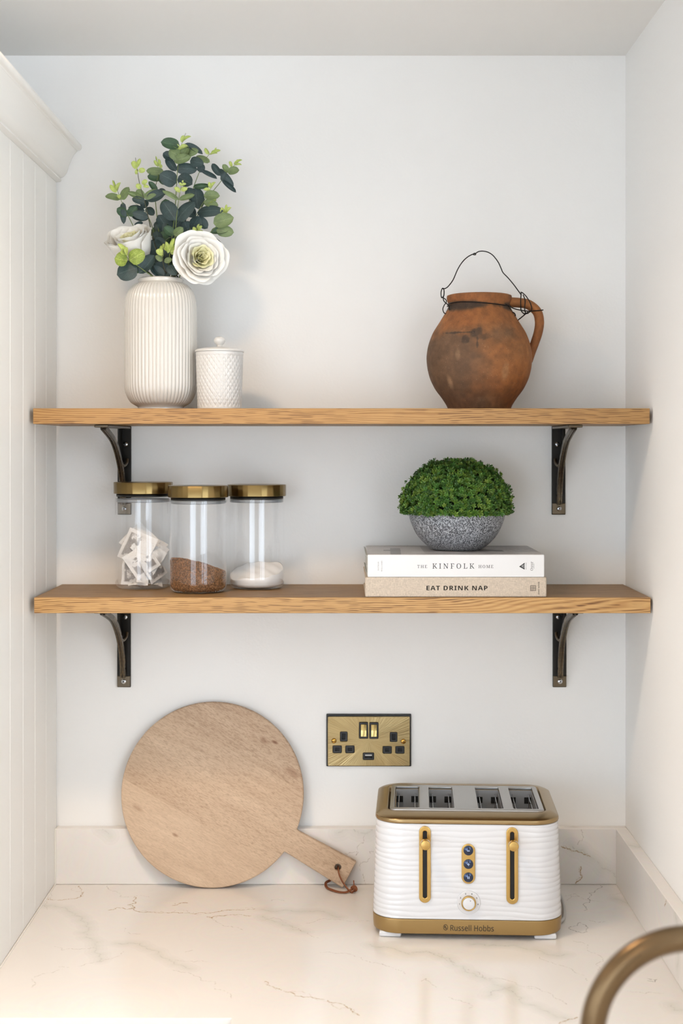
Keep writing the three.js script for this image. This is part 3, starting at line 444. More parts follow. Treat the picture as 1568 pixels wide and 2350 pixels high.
  for (let j = 0; j < 60; j++) for (let i = 0; i < 20; i++) { const a = j * 21 + i, b = a + 21; hi.push(a, b, a + 1, a + 1, b, b + 1); }
  const hg = new THREE.BufferGeometry(); hg.setAttribute('position', new THREE.Float32BufferAttribute(hp, 3)); hg.setAttribute('uv', new THREE.Float32BufferAttribute(hu, 2)); hg.setIndex(hi); hg.computeVertexNormals();
  part('handle', hg, M.clay, t);
  // wire, drawn in millimetres from the jug's foot: x, y, z
  M.wire = std(0x1a1614, 0.5, { metalness: 0.6 });
  const W = (pts) => pts.map(([x, y, z]) => [x / 1000, y / 1000, z / 1000]);
  const ring = []; for (let i = 0; i <= 40; i++) { const a = (i / 40) * 6.283 - 1.6; ring.push([Math.sin(a) * 51.9, 171.6 - 1.2 * Math.sin(a * 2) - 1.8 * Math.sin(a), Math.cos(a) * 51.9]); }
  const bail = part('wire_bail', tube(W([[-59.2, 198.7, 6], [-54.5, 200.6, 5], [-49.5, 205.5, 4], [-43, 215, 3], [-36, 231, 2], [-28.5, 243, 1], [-20, 251.5, 0], [-11, 256.5, 0], [-6, 258, 0], [-1, 261, 0], [7, 261.5, 0], [15, 259.5, 0], [23, 254, 0], [31, 243.5, 0], [36, 232.5, 1], [39, 226, 1], [47, 217.5, 2], [56, 206.5, 3], [63, 196.5, 5], [67.6, 189.3, 8]]), 0.00085, 120, 8), M.wire, t);
  part('bail_knot', tube(W([[-11.5, 256.5, 0.5], [-8.5, 255.2, 2], [-6, 256, 1], [-7, 258.4, -1], [-9.5, 257.6, 0]]), 0.0008, 24, 6), M.wire, bail);
  part('neck_wire', tube(W(ring), 0.00085, 120, 8, false), M.wire, t);
  part('wire_loop', merge([tube(W([[-57.5, 190, 6], [-60.5, 190, 8], [-62.5, 183, 8], [-61.5, 175, 8], [-58, 178, 7], [-57.5, 187, 7], [-60, 191, 6]]), 0.0009, 40, 6), tube(W([[-61.5, 176, 8], [-55, 172, 9], [-54, 167, 9], [-57, 163, 8], [-59.5, 156, 8], [-57, 149.5, 9], [-52, 148.5, 12], [-48.5, 151, 16], [-50.5, 160, 18]]), 0.00085, 50, 6), tube(W([[-58.5, 178, 7], [-58, 170, 8], [-52, 163.5, 12], [-49, 160.5, 20], [-53, 160, 16]]), 0.00085, 40, 6)]).translate(-0.0015, 0.0087, 0.004), M.wire, t);
  part('handle_wire', merge([tube(W([[71.5, 185.5, 8], [74, 183.5, 14], [80, 177, 15.5], [86.5, 166, 15], [88.5, 156, 12], [82, 151, 4], [76, 151.5, 0]]), 0.0009, 50, 6), tube(W([[72, 184, 9], [70.5, 173, 15], [70.5, 162, 15.5], [72, 154.5, 11], [78, 150, 2]]), 0.0009, 40, 6), tube(W([[75, 181, 11], [77.5, 171, 15.5], [77, 159, 14.5], [79, 152, 9], [84, 151, 2]]), 0.0009, 40, 6), tube(W([[44, 163.5, 30], [60, 157, 21], [80, 154, 14.5], [95, 154.5, 13], [108, 156, 11]]), 0.0009, 40, 6)]).translate(-0.0042, 0.0075, 0.001), M.wire, t);
  part('wire_coil', merge([tube(W([[49, 151, 16], [55, 152.5, 17], [61, 149, 16], [59, 142, 17], [52, 143, 18], [51, 149, 18], [58, 151, 19], [61.5, 146, 18], [57, 141, 17]]), 0.00085, 60, 6), tube(W(Array.from({ length: 41 }, (_, i) => { const s = i / 40, a = s * 44; return [82 - 22 * s + Math.cos(a) * 1.0, 152 - 18 * s + Math.cos(a) * 1.1, 8 + Math.sin(a) * 1.6]; })), 0.0009, 160, 5)]).translate(-0.0042, 0.0075, 0.001), M.wire, t);
}
// ---------------------------------------------------------------- three storage jars and what they hold
M.brass = std(0x8a744a, 0.30, { metalness: 1 });
M.glassThin = std(0xffffff, 0.0, { transmission: 1, thickness: 0, ior: 1.5, specularIntensity: 0.75 });
M.sealDark = std(0x17181a, 0.5); M.sealGrey = std(0x9a9da0, 0.5, { transmission: 0.35, thickness: 0 });
const JAR_R = 0.0468;
function jar(x, z, lift, label) {
  const t = thing('storage_jar', label, 'jar', [x, LO_Y + 0.0003, z], 0, 'glass storage jars on the lower shelf');
  const glass = part('glass_body', lathe([[0.0001, 0.0002], [0.034, 0.0002], [0.040, 0.0012], [0.0445, 0.0048], [0.0464, 0.0105], [JAR_R, 0.018], [JAR_R, 0.1495], [0.0464, 0.1502], [0.0456, 0.1498], [0.0453, 0.149], [0.0453, 0.018], [0.044, 0.011], [0.040, 0.0040], [0.033, 0.0028], [0.0001, 0.0027]], 96), M.glassThin, t);
  const lid = part('lid', toCreasedNormals(lathe([[0.0001, 0.1545], [0.0486, 0.1545], [0.0492, 0.1550], [0.0493, 0.1725], [0.0489, 0.1733], [0.0482, 0.1736], [0.0001, 0.1736]].map(([r, y]) => [r, y + lift]), 96), 0.7), M.brass, t);
  part('lid_collar', lathe([[0.0001, 0.1495], [0.0442, 0.1495], [0.0446, 0.1505], [0.0446, 0.1544], [0.0001, 0.1544]].map(([r, y]) => [r, y + lift]), 72), M.sealDark, lid);
  part('seal', lathe([[0.0405, 0.1445], [0.0440, 0.1440], [0.0452, 0.1455], [0.0440, 0.1468], [0.0452, 0.148], [0.0440, 0.1494], [0.0405, 0.1494]].map(([r, y]) => [r, y + Math.min(lift, 0.0005)]), 72), M.sealGrey, t);
  return t;
}
const J1 = [-0.3374, 0.070], J2 = [-0.2388, 0.132], J3 = [-0.1468, 0.070];
jar(...J1, 0.0042, 'glass jar of tea bags with a brass lid under the bracket');
jar(...J2, 0, 'glass jar half full of brown coffee granules with a brass lid');
jar(...J3, 0, 'glass jar with white sugar in the bottom and a brass lid');
{ // tea bags
  const r = rng(31), bagGeo = (seed) => { const q = rng(seed), n = 18, pos = [], uv = [], idx = [], ph = [q() * 9, q() * 9, q() * 9];
    for (const s of [1, -1]) { const o = pos.length / 3; for (let j = 0; j <= n; j++) for (let i = 0; i <= n; i++) { const u = i / n * 2 - 1, v = j / n * 2 - 1, e = Math.max(0, 1 - Math.pow(Math.abs(u) / 0.84, 3)) * Math.max(0, 1 - Math.pow(Math.abs(v) / 0.84, 3)), cr = 0.0009 * Math.sin(u * 5 + ph[0]) + 0.0011 * Math.sin(v * 4 + u * 3 + ph[1]) + 0.0016 * u * v * Math.sin(ph[2]);
      pos.push(u * 0.5, v * 0.5, s * (0.0048 * Math.pow(e, 0.6) * (0.7 + 0.5 * vnoise(u * 3 + seed, v * 3)) + 0.0001) * 20 / 1 * 0.05 + cr); uv.push(i / n, j / n); }
      for (let j = 0; j < n; j++) for (let i = 0; i < n; i++) { const a = o + j * (n + 1) + i, b = a + n + 1; s > 0 ? idx.push(a, a + 1, b, a + 1, b + 1, b) : idx.push(a, b, a + 1, a + 1, b, b + 1); } }
    const g = new THREE.BufferGeometry(); g.setAttribute('position', new THREE.Float32BufferAttribute(pos, 3)); g.setAttribute('uv', new THREE.Float32BufferAttribute(uv, 2)); g.setIndex(idx); g.computeVertexNormals(); return g; };
  const bagMat = (k) => std(0xffffff, 0.85, { map: texture(256, 256, (u, v) => { const e = Math.max(Math.abs(u - 0.5), Math.abs(v - 0.5)) * 2, n = fbm(u * 8 + k, v * 8, 3), inside = 1 - step(0.74, 0.84, e + 0.04 * n), tea = inside * step(0.50, 0.64, n * 0.5 + 0.5 * (k % 2 ? 1 - v : 0.9 - 0.8 * u)); let c = mix3([222, 219, 215], [206, 202, 198], inside * 0.08); c = mix3(c, [112, 106, 102], tea * (0.5 + 0.3 * vnoise(u * 120, v * 120))); if (vnoise(u * 90 + k, v * 90) > 0.9) c = mix3(c, [90, 80, 72], 0.5); return c; }) });
  const mats = [0, 1, 2].map(bagMat), geos = [1, 2, 3].map(bagGeo);
  const BL = ['tea bag lying flat on the bottom of the tea jar', 'pale tea bag upright against the front of the tea jar, lower left', 'tea bag leaning with its corner up in the middle of the tea jar', 'large tea bag at the upper left of the heap in the tea jar', 'tea bag edge slanting down to the right behind the topmost bag', 'tea bag tilted steeply at the lower right of the tea jar', 'dark tea bag low at the right in the tea jar', 'tea bag standing at the back of the heap in the tea jar', 'highest tea bag, its corner poking up at the back of the tea jar', 'tea bag in the centre of the heap with tea showing through', 'tea bag at the right edge of the heap below the slanting ones', 'tea bag near the bottom at the back of the tea jar', 'second slanting tea bag at the upper right of the heap'];
  const B = [[0.002, 0.0095, 0.008, -1.50, 0, 0.1, 1.05], [-0.016, 0.031, 0.031, -0.10, -0.25, -0.04, 1.0], [0.000, 0.047, 0.030, -0.25, 0.1, 0.62, 0.98], [-0.009, 0.069, 0.021, -0.30, -0.15, -0.42, 1.12], [0.017, 0.066, 0.008, -0.75, 0.35, -0.55, 1.05], [0.021, 0.036, 0.021, -0.45, 0.75, 0.75, 0.9], [0.017, 0.022, 0.014, -0.95, 0.5, 0.25, 1.0], [-0.012, 0.045, -0.02, 0.1, 0.2, 0.2, 1.05], [-0.006, 0.078, 0.002, -0.35, 0.1, -0.72, 1.05], [0.012, 0.054, 0.022, -0.35, 0.3, -0.5, 1.0], [0.022, 0.056, 0.000, -0.6, 0.7, -0.3, 0.95], [-0.008, 0.024, -0.02, -0.5, 0, 0.4, 1.0], [0.013, 0.072, -0.008, -0.9, 0.2, -0.5, 1.05]];
  let first;
  B.forEach(([x, y, z, rx, ry, rz, s], i) => {
    const b = i ? first.clone() : new THREE.Mesh(geos[0], mats[0]); if (!i) first = b;
    b.geometry = geos[i % 3]; b.material = mats[(i * 2) % 3]; b.name = numbered('tea_bag'); scene.add(b); b.userData = {}; tag(b, BL[i], 'tea bag', 'tea bags in the jar');
    b.position.set(J1[0] + x * 0.92, LO_Y + y, J1[1] + z * 0.92); b.rotation.set(rx, ry, rz); b.scale.set(0.047 * s, 0.047 * s, 1);
    for (let k = 0; k < 8; k++) { // keep every corner inside the glass
      b.updateMatrixWorld(true); const p = b.geometry.attributes.position, v = V3(), push = V3();
      for (let n = 0; n < p.count; n++) { v.fromBufferAttribute(p, n).applyMatrix4(b.matrixWorld); const dx = v.x - J1[0], dz = v.z - J1[1], r0 = Math.hypot(dx, dz), h = v.y - LO_Y, R = h < 0.012 ? 0.038 + Math.max(0, h - 0.003) * 0.66 : 0.0442; if (r0 > R && (r0 - R) > push.length()) push.set(-dx / r0 * (r0 - R), 0, -dz / r0 * (r0 - R)); if (h < 0.0034) b.position.y += 0.0034 - h, b.updateMatrixWorld(true); }
      b.position.add(push);
    }
  });
}
// a heap inside a jar: flat bottom, rounded foot, sides at radius R, top given by a height function
function heap(R, top, n = 64, rings = 26) {
  const pos = [], idx = [], foot = 0.0030, push = (x, y, z) => pos.push(x, y, z), prof = [[0.0, 0], [0.033, 0], [0.0392, 0.0012], [0.0432, 0.0055], [R, 0.0125]];
  for (const [r, y] of prof) for (let i = 0; i <= n; i++) { const a = i / n * 6.28318, k = r / R; push(Math.sin(a) * r, foot + Math.min(y, Math.max(0.0, top(Math.sin(a) * k, Math.cos(a) * k) - foot)), Math.cos(a) * r); }
  for (let j = 0; j <= rings; j++) { const r = R * (1 - j / rings); for (let i = 0; i <= n; i++) { const a = i / n * 6.28318, k = r / R; push(Math.sin(a) * r, Math.max(foot, top(Math.sin(a) * k, Math.cos(a) * k)), Math.cos(a) * r); } }
  for (let j = 0; j < prof.length + rings; j++) for (let i = 0; i < n; i++) { const a = j * (n + 1) + i, b = a + n + 1; idx.push(a, a + 1, b, a + 1, b + 1, b); }
  const g = new THREE.BufferGeometry(); g.setAttribute('position', new THREE.Float32BufferAttribute(pos, 3)); g.setIndex(idx); g.computeVertexNormals(); return g;
}
{
  const top = (x, z) => 0.047 - 0.0115 * x + 0.004 * z - 0.004 * (x * x + z * z) + 0.0012 * Math.sin(x * 9 + z * 5);
  const t = thing('coffee_granules', 'brown instant coffee granules sloping down to the right inside the jar', 'coffee', [J2[0], LO_Y + 0.0003, J2[1]]); t.userData.kind = 'stuff';
  part('coffee_heap', heap(0.0436, top), std(0x6b4426, 0.9), t);
  const crumb = new THREE.IcosahedronGeometry(0.00145, 0); { const p = crumb.attributes.position, r = rng(3); for (let i = 0; i < p.count; i++) { const k = 0.8 + 0.4 * vnoise(p.getX(i) * 3000 + 5, p.getY(i) * 3000 + p.getZ(i) * 1700); p.setXYZ(i, p.getX(i) * k * 1.2, p.getY(i) * k * 0.85, p.getZ(i) * k); } crumb.computeVertexNormals(); }
  const r = rng(41), N = 9000, im = new THREE.InstancedMesh(crumb, std(0xffffff, 0.75), N), m = new THREE.Matrix4(), q = new THREE.Quaternion(), e = new THREE.Euler(), cl = new THREE.Color();
  for (let i = 0; i < N; i++) {
    const a = r() * 6.283; let R, y;
    if (i < 6400) { y = 0.0036 + r() * 0.0485; R = y < 0.0046 ? 0.0375 + (y - 0.0036) * 1.5 : y < 0.0085 ? 0.0390 + (y - 0.0046) * 0.97 : y < 0.0155 ? 0.0428 + (y - 0.0085) * 0.186 : 0.0441; if (y > top(Math.sin(a), Math.cos(a))) { i--; continue; } } else { R = 0.0441 * Math.sqrt(r()); y = top(Math.sin(a) * R / 0.0441, Math.cos(a) * R / 0.0441) + (r() - 0.5) * 0.0008; }
    e.set(r() * 6, r() * 6, r() * 6); const s = 0.55 + r() * 0.6; m.compose(V3(Math.sin(a) * R, y, Math.cos(a) * R), q.setFromEuler(e), V3(s, s, s)); im.setMatrixAt(i, m);
    const k = 0.4 + r() * 1.1; cl.setRGB(0.22 * k, 0.102 * k, 0.040 * k); im.setColorAt(i, cl);
  }
  im.name = 'granules'; im.userData.kind = 'stuff'; t.add(im);
}
{
  const top = (x, z) => 0.0275 + 0.0060 * x - 0.0105 * z + 0.0025 * (1 - x * x) + 0.0014 * Math.sin(x * 4 + z * 3) + 0.0007 * Math.sin(x * 11 - z * 7);
  const o = part('white_sugar', heap(0.0448, top, 96, 40), std(0xf1efec, 0.85, { bumpMap: wallBump, bumpScale: 0.0003 }), scene); o.position.set(J3[0], LO_Y + 0.0003, J3[1]);
  tag(o, 'white sugar heaped unevenly in the bottom of the right-hand jar', 'sugar', null, 'stuff');
}

// ---------------------------------------------------------------- two books
const spaced = (g, text, x, y, gap) => { for (const ch of text) { g.fillText(ch, x, y); x += g.measureText(ch).width + gap; } return x; };
const widthOf = (g, text, gap) => [...text].reduce((s, ch) => s + g.measureText(ch).width + gap, -gap);
const centred = (g, text, cx, y, gap) => spaced(g, text, cx - widthOf(g, text, gap) / 2, y, gap);
function spineUV(geo, L, H) { const p = geo.attributes.position, uv = new Float32Array(p.count * 2); for (let i = 0; i < p.count; i++) { uv[i * 2] = clamp(p.getX(i) / L + 0.5, 0.001, 0.999); uv[i * 2 + 1] = clamp(p.getY(i) / H + 0.5, 0.001, 0.999); } geo.setAttribute('uv', new THREE.BufferAttribute(uv, 2)); return geo; }
const paperMap = texture(64, 512, (u, v) => { const k = 0.9 + 0.14 * vnoise(3, v * 250); return [236 * k, 231 * k, 221 * k]; });
const paper = std(0xffffff, 0.85, { map: paperMap });
{
  const L = 0.2785, H = 0.0355, D = 0.208, t = thing('book', 'white hardback book with a thin serif title on its spine, under the speckled bowl', 'book', [0.0369 + L / 2, 1.4580, 0.2225], 0, 'stacked books on the lower shelf');
  const spine = canvasTexture(2048, 262, (g, W, HH) => {
    g.fillStyle = '#dedddc'; g.fillRect(0, 0, W, HH); g.fillStyle = '#1d1c1b'; g.textBaseline = 'middle'; const mid = HH * 0.51;
    g.font = '82px serif'; centred(g, 'KINFOLK', W * 0.484, mid, 20); g.font = '49px serif'; centred(g, 'THE', W * 0.309, mid + 5, 8); centred(g, 'HOME', W * 0.669, mid + 5, 8);
    g.save(); g.translate(W * 0.062, mid); g.rotate(-Math.PI / 2); g.font = '20px serif'; g.fillStyle = '#4a4846'; centred(g, 'NATHAN', 0, -2, 3); centred(g, 'WILLIAMS', 0, 37, 3); g.restore();
    g.save(); g.translate(W * 0.876, mid); g.beginPath(); g.moveTo(-40, 6); g.lineTo(24, -40); g.lineTo(24, 40); g.closePath(); g.fill(); g.strokeStyle = '#f1f0ef'; g.lineWidth = 3; for (const k of [-18, 0, 18]) { g.beginPath(); g.moveTo(-10, k * 0.3); g.lineTo(24, k); g.stroke(); } g.rotate(-Math.PI / 2); g.font = 'bold 13px sans-serif'; centred(g, 'ARTISAN', 0, 40, 4); g.restore();
    g.save(); g.translate(W * 0.928, mid); g.rotate(-Math.PI / 2); g.font = '42px serif'; centred(g, 'Ouur', 0, 0, 1); g.fillRect(-30, 24, 60, 2.5); g.restore();
  });
  part('spine', at(spineUV(rbox(L, H, 0.004, 0.0016, 3), L, H), 0, H / 2, -0.002), std(0xffffff, 0.42, { map: spine }), t, 'white spine with a thin serif title');
  const cover = texture(1024, 512, (u, v) => { let c = [176, 172, 171], n = fbm(u * 5, v * 5, 4); c = mix3(c, [150, 147, 147], step(0.45, 0.6, n)); if (u < 0.33 && v < 0.9 && v > 0.1) c = mix3(c, [206, 203, 201], 0.6); if (Math.abs(u - 0.16 - 0.02 * v) < 0.03 && v < 0.7) c = mix3(c, [110, 107, 108], 0.75); if (u > 0.1 && u < 0.2 && v > 0.4 && v < 0.52) c = [120, 117, 118]; if (u > 0.60 && u < 0.80 && v > 0.30 + (0.8 - u) * 0.9 && v < 0.5 + (0.8 - u) * 0.9) c = mix3(c, [70, 68, 69], 0.8); if (u > 0.82 && Math.abs(((u * 22 + v * 3) % 1) - 0.5) < 0.12 && v > 0.25 && v < 0.6) c = mix3(c, [140, 136, 136], 0.7); const k = 0.94 + 0.1 * vnoise(u * 200, v * 100); return c.map((x) => x * k); });
  const top = part('front_cover', at(spineUV(rbox(L, 0.0028, D, 0.001, 2), L, 1), 0, H - 0.0014, -D / 2 - 0.0035), std(0xffffff, 0.35, { map: cover }), t, 'glossy grey photographic cover');
  { const p = top.geometry.attributes, uv = p.uv; for (let i = 0; i < uv.count; i++) uv.setY(i, clamp(-(p.position.getZ(i)) / D, 0, 1)); }
  part('back_cover', at(rbox(L, 0.0028, D, 0.001, 2), 0, 0.0014, -D / 2 - 0.0035), std(0xd9d7d4, 0.4), t);
  part('page_block', at(new THREE.BoxGeometry(L - 0.007, H - 0.0058, D - 0.008), 0, H / 2, -D / 2 - 0.001), paper, t);
  const flap = (y, s) => { const sh = new THREE.Shape(); sh.moveTo(0, 0); sh.quadraticCurveTo(-0.0022, 0.002 * s, -0.0042, 0.0052 * s); sh.lineTo(-0.0038, 0.0056 * s); sh.quadraticCurveTo(-0.0014, 0.0026 * s, 0.0012, 0.0008 * s); sh.closePath(); const g = ext(sh, D - 0.02); return at(g, -L / 2 + 0.001, y, -D + 0.008); };
  part('jacket_edge', merge([at(rbox(0.0008, H - 0.004, D - 0.03, 0.0003), -L / 2 - 0.0002, H / 2, -D / 2), flap(H - 0.005, 0.8), flap(0.004, 0.8)]), std(0xc3c5bf, 0.4), t, 'curling jacket edge at the book end');
}
{
  const L = 0.2858, H = 0.0314, D = 0.208, t = thing('book', 'linen bound book with a bold black title on its spine, lowest of the stack', 'book', [0.0331 + L / 2, LO_Y + 0.0003, 0.2225], 0, 'stacked books on the lower shelf');
  const weave = (u, v, k) => { const a = Math.sin(u * k * 6.283), b = Math.sin(v * k * 6.283), n = vnoise(u * k * 0.25, v * k), m = vnoise(u * k + 50, v * k * 0.2); return 0.88 + 0.05 * a * b + 0.1 * n + 0.1 * m; };
  const spine = canvasTexture(2048, 226, (g, W, HH) => {
    const im = g.createImageData(W, HH); for (let y = 0; y < HH; y++) for (let x = 0; x < W; x++) { const k = weave(x / 2048, y / 2048, 480), i = (y * W + x) * 4; im.data[i] = 198 * k; im.data[i + 1] = 183 * k; im.data[i + 2] = 165 * k; im.data[i + 3] = 255; } g.putImageData(im, 0, 0);
    g.fillStyle = '#16120f'; g.strokeStyle = '#16120f'; g.textBaseline = 'middle'; g.font = 'bold 72px sans-serif'; g.save(); g.translate(W * 0.505, HH * 0.54); g.scale(1.2, 0.98); centred(g, 'EAT DRINK NAP', 0, 0, 4); g.restore();
    g.lineWidth = 4; const x0 = W * 0.911, y0 = HH * 0.42, s = 19; for (let i = 0; i <= 3; i++) { g.strokeRect(x0, y0 + 0, s * 3, s * 3); g.beginPath(); g.moveTo(x0 + i * s, y0); g.lineTo(x0 + i * s, y0 + 3 * s); g.moveTo(x0, y0 + i * s); g.lineTo(x0 + 3 * s, y0 + i * s); g.stroke(); }
    g.save(); g.translate(W * 0.956, HH * 0.55); g.rotate(-Math.PI / 2); g.font = 'bold 21px sans-serif'; centred(g, 'SOHO HOUSE', 0, 0, 1.5); g.restore();
  });
  M.linen = std(0xffffff, 0.9, { map: texture(512, 512, (u, v) => { const k = weave(u, v, 128); return [198 * k, 183 * k, 165 * k]; }, true, [12, 12]) });
  const sp = spineUV(rbox(L, H, 0.006, 0.0026, 4), L, H); part('spine', at(sp, 0, H / 2, -0.003), std(0xffffff, 0.9, { map: spine }), t, 'linen spine with a bold black title');
  part('front_cover', at(metreUV(rbox(L, 0.003, D, 0.001, 2)), 0, H - 0.0016, -D / 2 - 0.0035), M.linen, t); part('back_cover', at(metreUV(rbox(L, 0.003, D, 0.001, 2)), 0, 0.0016, -D / 2 - 0.0035), M.linen, t);
  part('page_block', at(new THREE.BoxGeometry(L - 0.007, H - 0.0064, D - 0.008), 0, H / 2, -D / 2 - 0.001), paper, t);
}

// ---------------------------------------------------------------- speckled bowl with its dome of leaves
const BOWL = [0.1861, 1.4938, 0.110];
{
  const K = 2.39 / 3322, prof = [[0.1, 0], [50, 0], [57.6, 2.5], [68, 9], [77, 17], [88, 29], [95.5, 40], [103.5, 57], [108, 70], [110.4, 82], [111, 87], [110, 89], [107.5, 88], [105, 80], [96, 52], [78, 24], [50, 8], [0.1, 7]].map(([r, y]) => [r * K, y * K]);
  M.speckle = std(0xffffff, 0.5, { map: texture(2048, 512, (u, v) => { const a = vnoise(u * 430, v * 165), b = vnoise(u * 510 + 40, v * 210 + 7), k = step(0.36, 0.64, 0.55 * a + 0.45 * b); return mix3([78, 80, 84], [186, 188, 192], k); }, true), bumpMap: wallBump, bumpScale: 0.0004 });
  const pts = new THREE.CatmullRomCurve3(prof.map(([r, y]) => V3(r, y, 0)), false, 'catmullrom', 0.3).getPoints(70).map((p) => [Math.max(p.x, 0.0001), Math.max(0, p.y)]);
  const o = part('speckled_bowl', lathe(pts, 96), M.speckle, scene); o.position.set(...BOWL); tag(o, 'grey speckled stone bowl standing on the white book', 'bowl');
  const t = thing('leafy_plant', 'dome of small bright green leaves filling the speckled bowl', 'plant', [BOWL[0], BOWL[1] + 0.05, BOWL[2]]);
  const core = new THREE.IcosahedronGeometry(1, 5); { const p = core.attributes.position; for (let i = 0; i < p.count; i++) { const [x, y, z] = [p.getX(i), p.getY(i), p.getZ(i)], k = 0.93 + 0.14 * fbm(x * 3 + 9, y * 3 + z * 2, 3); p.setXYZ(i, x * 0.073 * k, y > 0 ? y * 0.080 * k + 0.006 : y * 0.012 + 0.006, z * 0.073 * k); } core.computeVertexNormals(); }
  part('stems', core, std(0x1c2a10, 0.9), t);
  const leafs = []; for (let i = 0; i < 7; i++) { const g = new THREE.BufferGeometry(), w = 0.30, l = i < 5 ? 1 : 0.7; g.setAttribute('position', new THREE.Float32BufferAttribute([0, 0, 0, w * 0.8, l * 0.45, 0.12, 0, l * 0.5, 0.02, -w * 0.8, l * 0.45, 0.12, w * 0.6, l * 0.75, 0.1, -w * 0.6, l * 0.75, 0.1, 0, l, 0.06], 3)); g.setIndex([0, 1, 2, 0, 2, 3, 2, 1, 4, 2, 4, 6, 2, 6, 5, 2, 5, 3]); g.computeVertexNormals(); g.rotateX(i < 5 ? 0.95 : 0.3); g.rotateY(i < 5 ? i * 1.2566 : i * 2.2 + 0.5); if (i >= 5) g.translate(0, 0.25, 0); leafs.push(g); }
  const ros = mergeGeometries(leafs.map((g) => g.toNonIndexed())), r = rng(77), N = 3800, im = new THREE.InstancedMesh(ros, std(0xffffff, 0.5, { transmission: 0.15, thickness: 0, side: THREE.DoubleSide }), N), m = new THREE.Matrix4(), q = new THREE.Quaternion(), tw = new THREE.Quaternion(), cl = new THREE.Color();
  for (let i = 0; i < N; i++) {
    const up = lerp(-0.22, 1, Math.pow(r(), 0.9)), a = r() * 6.283, c = Math.sqrt(Math.max(0, 1 - up * up)), bump = 0.93 + 0.18 * fbm(Math.cos(a) * c * 3 + 7, up * 3 + Math.sin(a) * c * 2, 3), deep = i % 3 === 0 ? 0.9 : 1, sprig = r() < 0.12 ? 1.06 : 1;
    const x = Math.cos(a) * c, z = Math.sin(a) * c, P = V3(x * 0.087 * bump * deep * sprig, Math.max(up, 0) * 0.0790 * bump * deep * sprig + 0.0145 + Math.min(up, 0) * 0.014, z * 0.087 * bump * deep * sprig);
    if (Math.hypot(P.x, P.z) < 0.078 && P.y < 0.014) P.y = 0.018;
    const n = V3(x, up * 0.8 + 0.15, z).add(V3(r() - 0.5, r() - 0.5, r() - 0.5).multiplyScalar(0.9)).normalize();
    q.setFromUnitVectors(V3(0, 1, 0), n).multiply(tw.setFromAxisAngle(V3(0, 1, 0), r() * 6.283)); const s = 0.0043 + r() * 0.0021; m.compose(P, q, V3(s, s, s)); im.setMatrixAt(i, m);
    const b = (0.75 + 0.6 * r()), y = r(); cl.setRGB(lerp(0.035, 0.17, y * y) * b, lerp(0.095, 0.26, y) * b, lerp(0.016, 0.03, y) * b); im.setColorAt(i, cl);
  }
  im.name = 'foliage'; im.userData.kind = 'stuff'; t.add(im);
}
